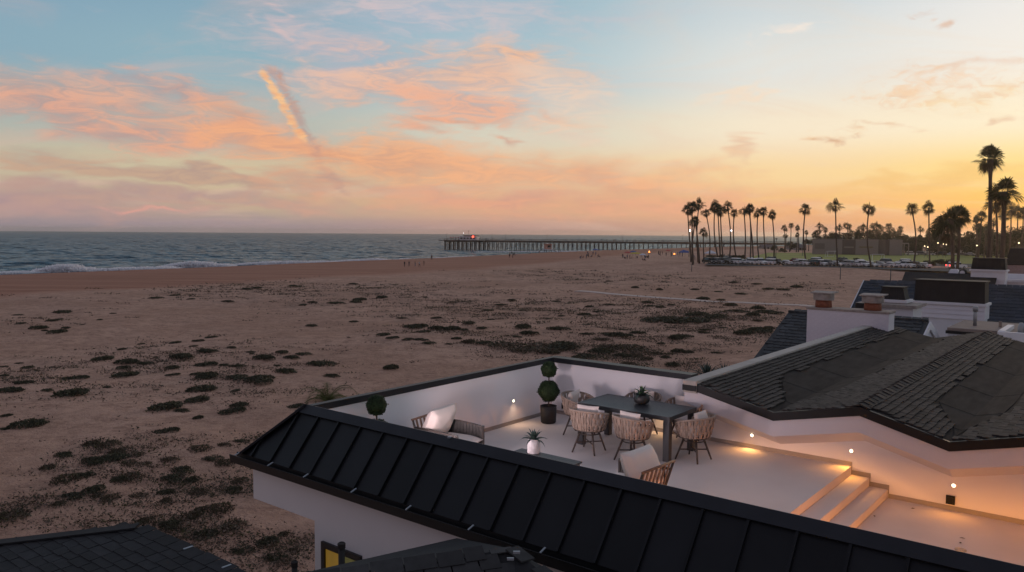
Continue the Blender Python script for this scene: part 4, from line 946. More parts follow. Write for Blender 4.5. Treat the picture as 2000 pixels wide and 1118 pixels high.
# lower green grey slope in front
g0 = loc_of(1790, 618, 38.0); MB().prism([(g0.x - .6, g0.y - 5, g0.z - 2.4), (g0.x + 8, g0.y - 5, g0.z - 2.4), (g0.x + 8, g0.y, g0.z), (g0.x - .6, g0.y, g0.z)], (0, 0, -.1)).build('lower_roof', M_greenroof, h3)
lay(h3, 'lower_roof_tile', Vector((g0.x - .6, g0.y - 5, g0.z - 2.4)), (1, 0, 0), (0, 5, 2.4), 8.5, 5.5, .33, .27, M_greenroof, cl, limit=200, seed=62, th=.02)
MB().box(g0.x - .5, g0.x + 7.9, g0.y - 4.7, g0.y + .1, -.3, g0.z - 2.4).build('lower_wall', M_stucco, h3)
def chimney_box(name, lab, pxa, pxb, ytop, ymid, ybot, Y, depth, flare, base_extra=.12, siding=True):
    a, b = loc_of(pxa, ymid, Y), loc_of(pxb, ymid, Y)
    o = roof_house(name, lab, 'chimney'); w_ = (at(pxb, ymid, Y) - at(pxa, ymid, Y)).x * 1.12
    x0 = a.x; y0 = a.y; zt = loc_of(pxa, ytop, Y).z; zm = a.z; zb = loc_of(pxa, ybot, Y).z
    # louvred top
    k = flare
    MB().add([(x0, y0, zm), (x0 + w_, y0, zm), (x0 + w_, y0 + depth, zm), (x0, y0 + depth, zm), (x0 + k, y0 + k, zt), (x0 + w_ - k, y0 + k, zt), (x0 + w_ - k, y0 + depth - k, zt), (x0 + k, y0 + depth - k, zt)],
             [(0,3,2,1), (4,5,6,7), (0,1,5,4), (1,2,6,5), (2,3,7,6), (3,0,4,7)]).build('shroud', M_iron, o)
    nl = max(3, int(w_ / .28))
    for j in range(nl + 1):
        f = j / nl; p0 = Vector((x0 + w_ * f, y0 - .012, zm + .02)); p1 = Vector((x0 + k + (w_ - 2 * k) * f, y0 + k - .012, zt - .02)); e_ = Vector((.02, 0, 0))
        MB().prism([p0 - e_, p0 + e_, p1 + e_, p1 - e_], (0, .03, 0)).build('shroud_rib', M_iron, o)
    MB().box(x0 + k - .06, x0 + w_ - k + .06, y0 + k - .06, y0 + depth - k + .06, zt, zt + .05).build('shroud_lid', M_iron, o)
    MB().box(x0 - .1, x0 + w_ + .1, y0 - .1, y0 + depth + .1, zm - .12, zm - .002).build('cap', M_white, o, bevel=.01)
    if siding:
        n_ = max(3, int((zm - .12 - zb) / .2)); hh = (zm - .12 - zb) / n_
        for j in range(n_): MB().prism([(x0 - base_extra * .3, y0 - .03, zb + j * hh), (x0 - base_extra * .3, y0 + depth + .03, zb + j * hh), (x0 - base_extra * .3, y0 + depth, zb + (j + 1) * hh - .004), (x0 - base_extra * .3, y0, zb + (j + 1) * hh - .004)], (w_ + base_extra * .6, 0, 0)).build('siding_board', M_siding, o)
    else: MB().box(x0 - .02, x0 + w_ + .02, y0, y0 + depth, zb, zm - .12).build('base', M_white, o)
    MB().box(x0 + .02, x0 + w_ - .02, y0 + .03, y0 + depth - .03, -.2, zb + .05).build('shaft', M_white, o)
    return o
chimney_box('louvred_chimney', 'long dark louvred chimney top on white siding', 1786, 1892, 548, 587, 618, 36.0, 1.2, .03)
chimney_box('small_louvred_chimney', 'small dark tapered chimney top on a white block', 1716, 1758, 562, 584, 626, 33.0, .9, .12, siding=False)
q = loc_of(1688, 592, 33.0); o = roof_house('flat_roof_block', 'white flat topped roof block left of the small tapered chimney', 'roof block')
MB().box(q.x - .1, q.x + 1.9, q.y - .2, q.y + 1.4, -.2, q.z - .1).build('wall', M_white, o); MB().box(q.x - .25, q.x + 2.05, q.y - .35, q.y + 1.5, q.z - .1, q.z + .02).build('roof_slab', M_conc, o); MB().box(q.x - .2, q.x + .6, q.y - .55, q.y - .36, q.z - .25, q.z + .03).build('ledge', M_iron, o)
# tan flat roof with vent pipes
q = loc_of(1850, 640, 27.0); o = roof_house('flat_tan_roof', 'white block with flat tan roof deck and a galvanised vent', 'roof block')
MB().box(q.x, q.x + 3.6, q.y, q.y + 3.2, q.z - .10, q.z).build('roof_deck', M_tan, o); MB().box(q.x - .04, q.x + 3.64, q.y - .04, q.y + 3.24, q.z - .2, q.z - .10).build('drip_edge', M_iron, o)
MB().box(q.x + .02, q.x + 3.5, q.y + .02, q.y + 3.1, q.z - .42, q.z - .2).build('fascia', M_white, o); MB().box(q.x + .25, q.x + 3.4, q.y + .25, q.y + 3.0, -.2, q.z - .42).build('wall', M_white, o)
pv = loc_of(1904, 633, 27.6); MB().tube([(pv.x, pv.y, q.z), (pv.x, pv.y, q.z + .62)], .06, 12).lathe([(.085, q.z + .5), (.085, q.z + .66), (.05, q.z + .68)], 12, (pv.x, pv.y, 0)).build('vent_pipe', M_galv, o, smooth=True)
MB().tube([(pv.x + .75, pv.y + .1, q.z), (pv.x + .75, pv.y + .1, q.z + .2)], .05, 10).build('vent_stub', M_tan, o)
q = loc_of(1948, 648, 25.0); o = roof_house('white_parapet_roof', 'white parapeted flat roof at the right edge with roof equipment', 'roof block')
MB().box(q.x, q.x + 4, q.y, q.y + .18, q.z - .5, q.z).box(q.x, q.x + .18, q.y + .18, q.y + 2.4, q.z - .5, q.z + .02).build('parapet', M_white, o); MB().box(q.x + .18, q.x + 4, q.y + .18, q.y + 2.4, q.z - .5, q.z - .3).build('roof_deck', M_galv, o); MB().box(q.x + .1, q.x + 4, q.y + .1, q.y + 2.3, -.2, q.z - .5).build('wall', M_white, o)
for (dx, r_) in ((.55, .10), (.95, .13)): MB().lathe([(r_, q.z - .3), (r_, q.z + .12), (r_ * .6, q.z + .24), (.02, q.z + .26)], 14, (q.x + dx, q.y + .8, 0)).build('roof_vent', M_galv if r_ < .12 else M_iron, o, smooth=True)
# furthest white house with parapets
h4 = roof_house('white_parapet_house', 'furthest white house with stepped parapet and dark roof')
q = loc_of(1828, 546, 60.0)
MB().box(q.x, q.x + 11, q.y, q.y + .3, q.z - .9, q.z + .15).build('parapet', M_white, h4); MB().box(q.x - .3, q.x + 11, q.y - .25, q.y - .001, q.z + .02, q.z + .2).build('ledge', M_white, h4)
MB().box(q.x + 2.8, q.x + 11, q.y + 2.5, q.y + 2.8, q.z - .9, q.z + .5).build('rear_parapet', M_white, h4); MB().box(q.x + .1, q.x + 11, q.y + .3, q.y + 7, -.2, q.z - .2).build('wall', M_white, h4)
MB().add([(q.x + .6, q.y + .05, q.z + .15), (q.x + 1.7, q.y + .05, q.z + .15), (q.x + 1.7, q.y + .8, q.z + .15), (q.x + .6, q.y + .8, q.z + .15), (q.x + .9, q.y + .3, q.z + .8), (q.x + 1.35, q.y + .3, q.z + .8), (q.x + 1.35, q.y + .6, q.z + .8), (q.x + .9, q.y + .6, q.z + .8)], [(0,3,2,1), (4,5,6,7), (0,1,5,4), (1,2,6,5), (2,3,7,6), (3,0,4,7)]).build('finial', M_white, h4)
r4 = loc_of(1768, 531, 60.0); Yd4 = Vector((0, 3, 2)); O = Vector((r4.x, r4.y - 3, r4.z - 2))
MB().prism([O, O + Vector((6, 0, 0)), O + Vector((6, 0, 0)) + Yd4, O + Yd4], (0, 0, -.1)).build('roof_slope', M_iron, h4)
MB().box(r4.x + .2, r4.x + 6, O.y + .3, r4.y + 3, -.2, O.z + .2).build('lower_wall', M_stucco, h4)
chimney_box('dark_capped_chimney', 'dark hooded chimney top on the furthest white house', 1897, 1948, 505, 526, 548, 57.0, 1.2, .08, siding=False)
q = loc_of(1881, 531, 58); o = thing('roof_ventilator', 'round dark roof ventilator with white face beside the hooded chimney', 'vent', hw(q.x, q.y, q.z - .3), HA); MB().lathe([(.12, -.4), (.12, 0), (.26, .05), (.30, .2), (.24, .42), (.05, .5)], 14).build('turbine', M_iron, o, smooth=True); MB().lathe([(.17, 0), (.17, .03)], 12).build('face', M_white, o).matrix_local = Matrix.Translation((0, -.30, .22)) @ Matrix.Rotation(R(90), 4, 'X')
q = loc_of(1957, 517, 72); o = roof_house('brick_tower', 'pinkish brick block with dark hood at the right edge', 'building')
MB().box(q.x, q.x + 5, q.y, q.y + 3, -.2, q.z - .02).build('wall', M_pink, o)
for r_ in range(14):
    for c_ in range(12): MB().box(q.x + .01 + c_ * .33 + (.16 if r_ % 2 else 0), q.x + .30 + c_ * .33 + (.16 if r_ % 2 else 0), q.y - .02, q.y + .05, q.z - .12 - (r_ + 1) * .14, q.z - .12 - r_ * .14 - .015).build('brick', M_pink, o)
zt = loc_of(1957, 485, 72).z
MB().add([(q.x + .2, q.y + .2, q.z), (q.x + 4.4, q.y + .2, q.z), (q.x + 4.4, q.y + 2.6, q.z), (q.x + .2, q.y + 2.6, q.z), (q.x + .5, q.y + .6, zt), (q.x + 4.1, q.y + .6, zt), (q.x + 4.1, q.y + 2.2, zt), (q.x + .5, q.y + 2.2, zt)], [(0,3,2,1), (4,5,6,7), (0,1,5,4), (1,2,6,5), (2,3,7,6), (3,0,4,7)]).build('hood', M_iron, o); MB().box(q.x - .1, q.x + 5.1, q.y - .1, q.y + 3.1, q.z - .02, q.z + .1).build('cap', M_iron, o)

ONES = ' first second third fourth fifth sixth seventh eighth ninth tenth eleventh twelfth thirteenth fourteenth fifteenth sixteenth seventeenth eighteenth nineteenth'.split(' ')
TENS = [('', '')] * 2 + [(a + 'ty', a + 'tieth') for a in ('twen', 'thir', 'for', 'fif', 'six', 'seven', 'eigh', 'nine')]
def ordn(i):                     # 0 -> first
    i += 1; h = 'hundred and ' if i > 100 else ''; i = i % 100 if i > 100 else i
    if i == 100: return 'hundredth'
    return h + (ONES[i] if i < 20 else (TENS[i // 10][1] if i % 10 == 0 else TENS[i // 10][0] + ' ' + ONES[i % 10]))
def px_of(p): d = Vector(p) - CAM; return 1000 + FPX * d.dot(rgt) / d.dot(fwd)
def number(objs, end=' from the left'):
    for i, o in enumerate(sorted(objs, key=lambda q: px_of(q.location))): o['label'] += ', ' + ordn(i) + end

# ------------------------------------------------------------------ surf
M_foam = leafmat('sea foam', (.86, .84, .86), (.92, .90, .92), rnd=.05, tl=.5)
M_swell = mat('swell front', (.06, .14, .14), .35, col2=(.45, .47, .48), vscale=.35)
def spray(name, label, px0, px1, py, rise, n, seed, group='breaking waves'):
    n = int(n * 2.6)
    """a breaking crest: water wall, rolling foam and flung spray, at its own distance from the shore"""
    a, b = gz(px0, py, SEA), gz(px1, py - (px1 - px0) * .006, SEA); rg = np.random.default_rng(seed)
    o = thing(name, label, 'wave', (a + b) / 2, 0, group); o.location = (0, 0, 0)
    m_ = MB(); K_ = 26
    for i in range(K_ + 1):
        f = i / K_; p = a.lerp(b, f); h = rise * math.sin(math.pi * f) ** .6 * (.55 + .45 * noise.noise(Vector((f * 5, seed, 0)))) * .62
        dv = Vector((b.y - a.y, a.x - b.x, 0)).normalized(); dv = dv if dv.y < 0 else -dv
        m_.v += [tuple(p - dv * 6 - Vector((0, 0, .3))), tuple(p - dv * 1.2 + Vector((0, 0, h * .9))), tuple(p + Vector((0, 0, h))), tuple(p + dv * .6 + Vector((0, 0, h * .4))), tuple(p + dv * 4 - Vector((0, 0, .3)))]
    for i in range(K_):
        for j in range(4): m_.f.append((i*5 + j, i*5 + j + 1, i*5 + 6 + j, i*5 + 5 + j)); m_.m.append(0)
    m_.build('swell', M_swell, o, smooth=True)
    f = rg.random(n); env = np.sin(np.pi * f) ** .7 * (.35 + .65 * np.array([.5 + .5 * noise.noise(Vector((x * 6, seed + 3, 0))) for x in f]))
    A, B = np.array(a), np.array(b); P = A + (B - A) * f[:, None]
    P[:, 0] += rg.normal(0, 1.0, n); P[:, 1] += rg.normal(-1.0, 1.6, n); P[:, 2] = SEA + rise * env * rg.random(n) ** 1.35
    n = int(n); s_ = .14 + .30 * rg.random((n, 1)) * (1 - .5 * ((P[:, 2:3] - SEA) / rise).clip(0, 1))
    d1 = rg.normal(size=(n, 3)); d1 /= np.linalg.norm(d1, axis=1)[:, None]; d2 = rg.normal(size=(n, 3)); d2 /= np.linalg.norm(d2, axis=1)[:, None]
    V = np.stack([P - d1 * s_, P + d2 * s_, P + d1 * s_, P - d2 * s_], 1).reshape(-1, 3)
    link('foam', raw_mesh('foam', V, np.arange(4 * n).reshape(-1, 4), M_foam), o, kind='stuff')
spray('breaking_wave', 'white breaking wave throwing spray at the far left', 82, 182, 532, 3.4, 9000, 1)
spray('breaking_wave', 'long low line of white surf between the two bursts', 175, 380, 531, 2.1, 12000, 2)
spray('breaking_wave', 'white breaking wave bursting left of the swimmers', 320, 455, 523, 2.9, 11000, 3)
spray('breaking_wave', 'low greenish wave curling along the middle of the shore', 455, 700, 519, 2.5, 11000, 4)
spray('breaking_wave', 'small green wave breaking left of the pier end', 640, 850, 513, 2.2, 6000, 5)
spray('breaking_wave', 'thin foam line running up the sand before the pier', 850, 1010, 505, 1.3, 5000, 6)
spray('breaking_wave', 'foam washing round the pier piles', 930, 1330, 493, .9, 4000, 7)
spray('breaking_wave', 'faint edge of foam at the left end of the beach', 0, 85, 534, .8, 2500, 8)

# ------------------------------------------------------------------ dune plants
def mound_mesh(seed, n=420, flat=.30, mats=M_mat, spreadf=1.0, leaf=.075):
    rg = np.random.default_rng(seed); k = rg.integers(3, 6)
    cen = np.column_stack([rg.uniform(-.55, .55, k), rg.uniform(-.45, .45, k)]); rad = rg.uniform(.32, .58, k); cen[0] = 0; rad[0] = .62
    i = rg.integers(0, k, n); a = rg.random(n) * 6.283; q = np.sqrt(rg.random(n)) * spreadf
    x = cen[i, 0] + rad[i] * q * np.cos(a); y = cen[i, 1] + rad[i] * q * np.sin(a)
    z = flat * rad[i] * np.sqrt(np.clip(1 - (q / spreadf) ** 2, 0, 1)) * (.75 + .4 * rg.random(n))
    P = np.column_stack([x, y, z]); d1 = rg.normal(size=(n, 3)); d1[:, 2] = np.abs(d1[:, 2]) * .8 + .1; d1 /= np.linalg.norm(d1, axis=1)[:, None]
    d2 = np.cross(d1, rg.normal(size=(n, 3))); d2 /= np.linalg.norm(d2, axis=1)[:, None]; s_ = leaf * (.6 + .9 * rg.random((n, 1)))
    V = np.stack([P - d2 * s_ * .5, P + d1 * s_ * .6 - d2 * s_ * .25, P + d1 * s_ * 1.3, P + d2 * s_ * .5], 1).reshape(-1, 3)
    # a leafy skirt closes the mound towards the sand
    return raw_mesh('mound', V, np.arange(4 * n).reshape(-1, 4), mats, rg.choice(len(mats) if isinstance(mats, list) else 1, n, p=None if not isinstance(mats, list) else [.8, .12, .08]))
mounds = [mound_mesh(100 + i, 950 if i < 4 else 600, .34 if i < 4 else .22) for i in range(7)]
redm = [mound_mesh(200 + i, 420, .20, [M_mat[1], M_mat[0], M_mat[2]], 1.25) for i in range(4)]
# (picture x, y, half width in picture) of the clumps that can be told apart
CL = [(126,611,20),(35,616,9),(220,613,6),(98,628,11),(118,625,9),(75,642,14),(126,642,9),(87,646,6),(106,651,18),(38,633,8),
 (160,635,4),(193,626,6),(340,671,11),(274,673,7),(300,677,6),(236,684,9),(390,667,12),(416,660,12),(378,677,8),(354,700,21),(400,688,14),(195,704,20),(247,709,19),(285,711,15),(237,721,13),(238,736,24),(153,740,25),(332,721,15),(340,733,12),(385,732,12),(160,635,5),(8,717,8),(50,720,13),(38,710,8),(8,735,9),(36,747,10),(47,749,16),(17,765,24),(95,763,13),(130,773,30),(211,757,9),(305,762,6),(315,800,32),(392,763,24),(380,785,26),(358,803,17),(385,818,12),(10,814,11),(53,832,28),(332,843,24),(5,840,10),
 (409,687,15),(408,714,21),(440,714,12),(463,716,14),(396,740,20),(400,737,22),(491,692,5),(489,689,9),(452,680,9),(516,702,20),(550,690,12),(593,692,14),(569,700,15),(543,715,8),(628,712,26),(563,727,24),(651,735,18),(461,740,20),(505,746,28),(458,765,10),(466,793,18),(460,805,24),(611,637,13),(761,721,18),(690,629,9),(583,795,20),
 (656,593,16),(698,591,14),(743,583,12),(700,587,15),(832,582,6),(610,592,9),(590,597,9),(570,560,9),(480,566,9),(445,590,11),(305,583,12),(345,578,10),(373,585,7),(500,564,10),(690,556,9),
 (784,622,10),(855,622,12),(745,656,15),(770,661,13),(800,664,14),(822,665,13),(838,671,12),(876,673,7),(891,662,10),(815,640,18),(830,649,15),(810,640,22),(855,644,18),(882,644,16),(914,634,14),(908,645,11),(938,643,12),(952,607,10),(978,597,11),(960,625,8),(1000,588,9),(1018,642,18),(1033,653,17),(1010,659,8),(1089,644,20),(1088,590,10),(1140,616,14),(1191,596,11),(1097,618,8),(1150,600,10),(1166,610,9),(1264,592,12),(1269,599,9),(1290,602,12),(1311,597,8),
 (1000,676,40),(1050,678,45),(1100,680,40),(1030,687,28),(1070,690,24),(925,669,22),(950,671,18),(1110,685,22),(1145,698,26),(1180,665,18),(1187,653,12),(1208,658,24),(1245,652,14),(1216,645,7),(1145,653,14),(1230,681,38),(1200,679,32),(1170,690,28),(1240,696,18),(1190,688,18),(1290,673,10),(1328,658,20),(1318,664,18),(1375,645,12),(1374,651,10),(1411,641,9),(1323,688,16),(1280,692,16),
 (1340,628,45),(1290,629,34),(1300,622,25),(1360,617,30),(1395,622,26),(1440,610,22),(1480,604,18),(1500,612,26),(1470,617,18),(1426,598,17),(1480,649,34),(1450,652,22),(1500,643,14),(1478,627,10),(1372,585,14),(1407,587,10),(1448,575,12),(1500,566,13),(1530,567,12),(1555,562,16),(1476,556,10),(1433,553,9),(1357,567,8),(1288,567,9),(1240,563,10),(1190,550,6),(1404,571,8)]
CL += [(190,868,26),(215,872,24),(128,890,20),(104,914,24),(240,885,26),(215,898,28),(180,905,24),(265,890,16),(390,877,26),(335,900,20),(252,905,18),(280,906,14),(415,895,18),(440,905,24),(360,920,26),(130,938,32),(160,932,20),(250,934,30),(230,940,20),(335,938,20),(370,942,18),(140,972,22),(125,985,22),(175,963,22),(200,968,20),(215,974,20),(275,970,18),(320,965,20),(330,980,18),(395,965,22),(470,940,18),(460,960,22),(20,1015,36),(400,1000,26),(430,995,30),(370,1010,26),(290,1020,24),(330,1030,22),(460,1030,26),(400,1045,26),(520,1060,22),(560,1045,18),(470,1075,20),(540,1090,26),(580,1075,16),(440,870,14),(470,862,14),(500,895,14)]
CL += [(1345,690,14),(1300,700,14),(1260,702,18),(1310,716,16),(1215,697,18),(1230,712,14),(1400,690,12)]
PLANTS = {}; rg0 = random.Random(5); PG = 'low plant mounds scattered over the dunes'
for k, (px_, py_, hw_) in enumerate(CL):
    p = gp(px_, py_); sc = hw_ * 1.12 * p.y / FPX
    low = py_ > 855 or (py_ > 660 and 900 < px_ < 1300)
    me = rg0.choice(redm if low and rg0.random() < .7 else mounds)
    o = link('dune_plant', me, loc=(p.x, p.y, p.z - .01)); o.rotation_euler = (0, 0, rg0.uniform(-.3, .3)); o.scale = (sc / .92, sc / .92 * rg0.uniform(1.0, 1.6), sc / .92 * rg0.uniform(1.0, 1.5) * (min(1, 1.2 / max(sc, .4))))
    zone = 'seaward dune' if py_ < 600 else ('dune behind the terrace parapet' if px_ > 640 else ('dune beside the house' if py_ > 850 else 'left dune'))
    tag(o, 'low dark plant mound on the ' + zone, 'plant', 'plant mounds on the ' + zone); PLANTS.setdefault(zone, []).append(o)
for v in PLANTS.values(): number(v)
# everything too small or too tangled to count
def ground_cover(n, seed):
    rg = np.random.default_rng(seed); P = []; S_ = []; W_ = []; MI = []
    tot = sum(z[4] * 1.0 for z in ZW)
    for (cx, cy, a, b_, w), (zx, zy, hx, hy, _) in zip(ZW, ZONES):
        m_ = int(n * w * (hx * hy) / sum(q[2] * q[3] * q[4] for q in ZONES))
        i = 0
        while i < m_:
            # one tuft: a ragged handful of leaves, more of them where the noise lets plants gather
            x = cx + a * rg.normal() * .55; y = cy + b_ * rg.normal() * .55
            if noise.noise(Vector((x * .30, y * .30, 9.3))) + .5 * noise.noise(Vector((x * .9, y * .9, 2.3))) < .02: i += 1; continue
            d = math.hypot(x, y); q = int(rg.integers(6, 22)); r_ = rg.uniform(.10, .42) * (1 + d / 160); z = ground(x, y)
            st = rg.choice(4, p=[.28, .22, .10, .40]); el = rg.uniform(1.0, 3.2)
            for _ in range(q):
                P.append((x + rg.normal() * r_ * el, y + rg.normal() * r_ * .7, z + abs(rg.normal()) * .05)); S_.append(.036 * (1 + d / 45) * rg.uniform(.6, 1.5)); MI.append(st)
            i += 1
    P = np.array(P); m_ = len(P); s_ = np.array(S_)[:, None]
    d1 = rg.normal(size=(m_, 3)); d1[:, 2] = np.abs(d1[:, 2]) * .5 + .05; d1 /= np.linalg.norm(d1, axis=1)[:, None]; d2 = np.cross(d1, rg.normal(size=(m_, 3))); d2 /= np.linalg.norm(d2, axis=1)[:, None]
    V = np.stack([P - d2 * s_ * .4, P + d1 * s_ * .7 - d2 * s_ * .3, P + d1 * s_ * 1.5, P + d2 * s_ * .4], 1).reshape(-1, 3)
    o = link('ground_cover', raw_mesh('ground_cover', V, np.arange(4 * m_).reshape(-1, 4), M_mat + [M_dry], np.array(MI)), kind='stuff')
    tag(o, 'sparse low creeping plants and dry stalks over the dunes', 'ground cover')
ground_cover(9000, 11)
# small feather palm and two yuccas near the house
def feather(parent, n, L_, m, seed):
    rnd = random.Random(seed)
    for i in range(n):
        a = i * 2.4; el = R(rnd.uniform(20, 75)); b = MB(); pts = []
        for j in range(9):
            f = j / 8; e2 = el - R(70) * f * f; pts.append(Vector((math.cos(a), math.sin(a), 0)) * (L_ * f * math.cos(e2 * .8)) + Vector((0, 0, L_ * f * math.sin(e2))))
        b.tube(pts, [.022 * (1 - .8 * j / 8) for j in range(9)], 4)
        for j in range(1, 9):
            d_ = (pts[j] - pts[j-1]).normalized(); sd = d_.cross(Vector((0, 0, 1))).normalized()
            for q in range(4):
                p = pts[j-1].lerp(pts[j], q / 4)
                for sg in (-1, 1):
                    tip = p + sd * sg * L_ * .22 * (1 - .5 * j / 8) + d_ * L_ * .12 - Vector((0, 0, .05)); b.add([p, p + d_ * .035, tip], [(0, 1, 2)])
        b.build('frond', m, parent)
p = gp(640, 783); o = thing('young_palm', 'young green feather palm on the sand left of the terrace parapet', 'palm', p); feather(o, 18, 2.3, M_palmgreen, 4); MB().tube([(0, 0, -.05), (0, 0, .25)], [.16, .12], 8).build('trunk', M_palmtrunk, o)
for k, (px_, py_, sc) in enumerate(((1381, 738, 1.0), (1416, 735, .85))):
    p = gp(px_, py_ + 6); o = thing('yucca', ('spiky dark yucca behind the parapet, the larger left one', 'spiky dark yucca behind the parapet, the smaller right one')[k], 'plant', p, k, 'yuccas behind the parapet'); agave(o, 46, 1.9 * sc, .07 * sc, M_agave, .1, 70 + k)

# ------------------------------------------------------------------ walkway and posts on the sand
w0, w1 = gp(1128, 569), gp(1640, 603)
b = MB(); nseg = 16
for i in range(nseg):
    a, c = w0.lerp(w1, i / nseg), w0.lerp(w1, (i + 1) / nseg - .0015); sd = Vector((w0.y - w1.y, w1.x - w0.x, 0)).normalized() * 1.0
    za, zc = ground(a.x, a.y) + .10, ground(c.x, c.y) + .10
    if i == 0: path = bpy.data.objects.new('beach_path', None); COL.objects.link(path); path['kind'] = 'structure'
    MB().add([(a.x - sd.x, a.y - sd.y, za), (c.x - sd.x, c.y - sd.y, zc), (c.x + sd.x, c.y + sd.y, zc), (a.x + sd.x, a.y + sd.y, za), (a.x - sd.x, a.y - sd.y, za - .4), (c.x - sd.x, c.y - sd.y, zc - .4)], [(0, 1, 2, 3), (0, 4, 5, 1)]).build('path_slab', M_conc2, path)
for k, (px_, y0, y1) in enumerate(((1351, 513, 527), (1641, 521, 546), (1739, 524, 551))):
    p = gp(px_, y1); h = (y1 - y0) * p.y / FPX; o = thing('beach_post', ('short dark post on the sand below the first palms', 'thin grey post on the open sand below the car park', 'thin post standing behind the blue grey roof')[k], 'post', p, 0, 'posts on the sand')
    MB().tube([(0, 0, -.3), (0, 0, h)], .11, 8).build('shaft', M_steel, o, smooth=True); MB().lathe([(.14, h - .12), (.15, h), (.05, h + .06)], 8).build('cap', M_steel, o)

# ------------------------------------------------------------------ pier
pA, pB = at(870, 469, 640), at(1560, 478, 585)
PZ = 4.9; pd = Vector((pB.x - pA.x, pB.y - pA.y, 0)); plen = pd.length; pang = math.atan2(pd.y, pd.x)
pier = thing('pier', 'long dark timber fishing pier on rows of piles', 'pier', (pA.x, pA.y, 0), pang)
MB().box(0, plen, -4, 4, PZ - .5, PZ).build('deck', M_pierdk, pier); MB().box(0, plen, -3.8, -3.4, PZ - 1.5, PZ - .5).box(0, plen, 3.4, 3.8, PZ - 1.5, PZ - .5).build('stringer', M_pierdk, pier); MB().box(-3, 34, -9, 9, PZ - .52, PZ - .02).build('end_platform', M_pierdk, pier)
pile = MB().tube([(0, 0, -6), (0, 0, PZ - .5)], .27, 7).mesh('pile', M_pier)
capm = MB().box(-.2, .2, -3.9, 3.9, PZ - 1.1, PZ - .5).mesh('cap_beam', M_pier)
brace = MB().tube([(0, -3.2, SEA + 1.2), (0, 3.2, PZ - 1.2)], .11, 4).tube([(0, 3.2, SEA + 1.2), (0, -3.2, PZ - 1.2)], .11, 4).mesh('cross_brace', M_pier)
lbr = MB().tube([(0, -3.4, SEA + 2.0), (3.5, -3.4, PZ - 1.4)], .10, 4).mesh('long_brace', M_pier)
x = .5; i = 0
while x < plen - 50:
    for y in (-3.3, 3.3): link('pile', pile, pier, loc=(x, y, 0))
    if x < 34:
        for y in (-7.8, -5.4, 5.4, 7.8): link('pile', pile, pier, loc=(x + 1.2, y, 0))
    link('cap_beam', capm, pier, loc=(x, 0, 0)); link('cross_brace', brace, pier, loc=(x, 0, 0))
    if i % 2 == 0: link('long_brace', lbr, pier, loc=(x, 0, 0))
    x += 3.5 + .6 * noise.noise(Vector((i, 3.3, 0))); i += 1
for sy in (-1, 1):
    rl_ = MB().box(0, plen, sy * 3.9 - .06, sy * 3.9 + .06, PZ + .95, PZ + 1.1).box(0, plen, sy * 3.9 - .04, sy * 3.9 + .04, PZ + .45, PZ + .55)
    for k in range(int(plen / 2.4)): rl_.box(k * 2.4, k * 2.4 + .12, sy * 3.9 - .06, sy * 3.9 + .06, PZ, PZ + .96)
    rl_.build('railing', M_pier, pier)
MB().box(-3, 34, -9.06, -8.94, PZ + .9, PZ + 1.05).box(-3.06, -2.94, -9, 9, PZ + .9, PZ + 1.05).build('end_railing', M_pier, pier)
for k, px_ in enumerate((871, 962, 989, 1070, 1213, 1323)):
    f = (at(px_, 470, 620).x - pA.x) / math.cos(pang)
    p = Matrix.Translation((pA.x, pA.y, 0)) @ Matrix.Rotation(pang, 4, 'Z') @ Vector((max(.3, f), -3.4, PZ))
    o = thing('pier_lamp_post', ('pier lamp post at the seaward end', 'pier lamp post just right of the restaurant', 'second pier lamp post right of the restaurant', 'pier lamp post above the lifeguard tower', 'pier lamp post over the middle of the beach crowd', 'pier lamp post nearest the palms')[k], 'lamp post', p, 0, 'lamp posts on the pier'); MB().tube([(0, 0, 0), (0, 0, 5.2)], [.14, .09], 6).build('pole', M_steel, o); MB().box(-.12, .5, -.12, .12, 5.1, 5.28).build('lamp_head', M_steel, o)
rp = thing('pier_restaurant', 'small white restaurant with red lit sign at the pier end', 'restaurant', Matrix.Translation((pA.x, pA.y, PZ)) @ Matrix.Rotation(pang, 4, 'Z') @ Vector((20, 0, 0)), pang)
MB().box(-7, 7, -5, 5, 0, 2.7).build('wall', mat('diner white', (.62, .58, .58), .7), rp); MB().box(-3.5, 6, -4, 4, 2.7, 3.5).build('upper_wall', mat('diner pink', (.5, .38, .37), .7), rp); MB().box(-4, 6.6, -4.6, 4.6, 3.5, 3.8).build('roof', M_iron, rp); MB().box(-7.4, -3.6, -5.4, 5.4, 2.7, 2.95).build('canopy', M_white, rp)
for k in range(5): MB().box(-6.2 + k * 2.6, -4.6 + k * 2.6, -5.06, -4.98, .9, 2.0).build('window', M_glass, rp)
MB().lathe([(.75, -.05), (.75, .05)], 14).build('red_sign', M_red, rp).matrix_local = Matrix.Translation((4.1, -5.12, 2.7)) @ Matrix.Rotation(R(90), 4, 'X')
MB().tube([(-1, 0, 3.8), (-1, 0, 7.6)], .1, 5).build('mast', M_steel, rp); MB().box(-1.0, -.3, -.02, .02, 6.9, 7.5).build('flag', M_cloth[3], rp); MB().tube([(-5, 0, 2.9), (-5, 0, 5.4)], .08, 5).build('lamp_pole', M_steel, rp); MB().lathe([(.12, 5.4), (.2, 5.55), (.05, 5.7)], 8, (-5, 0, 0)).build('roof_lamp', M_lampw, rp)
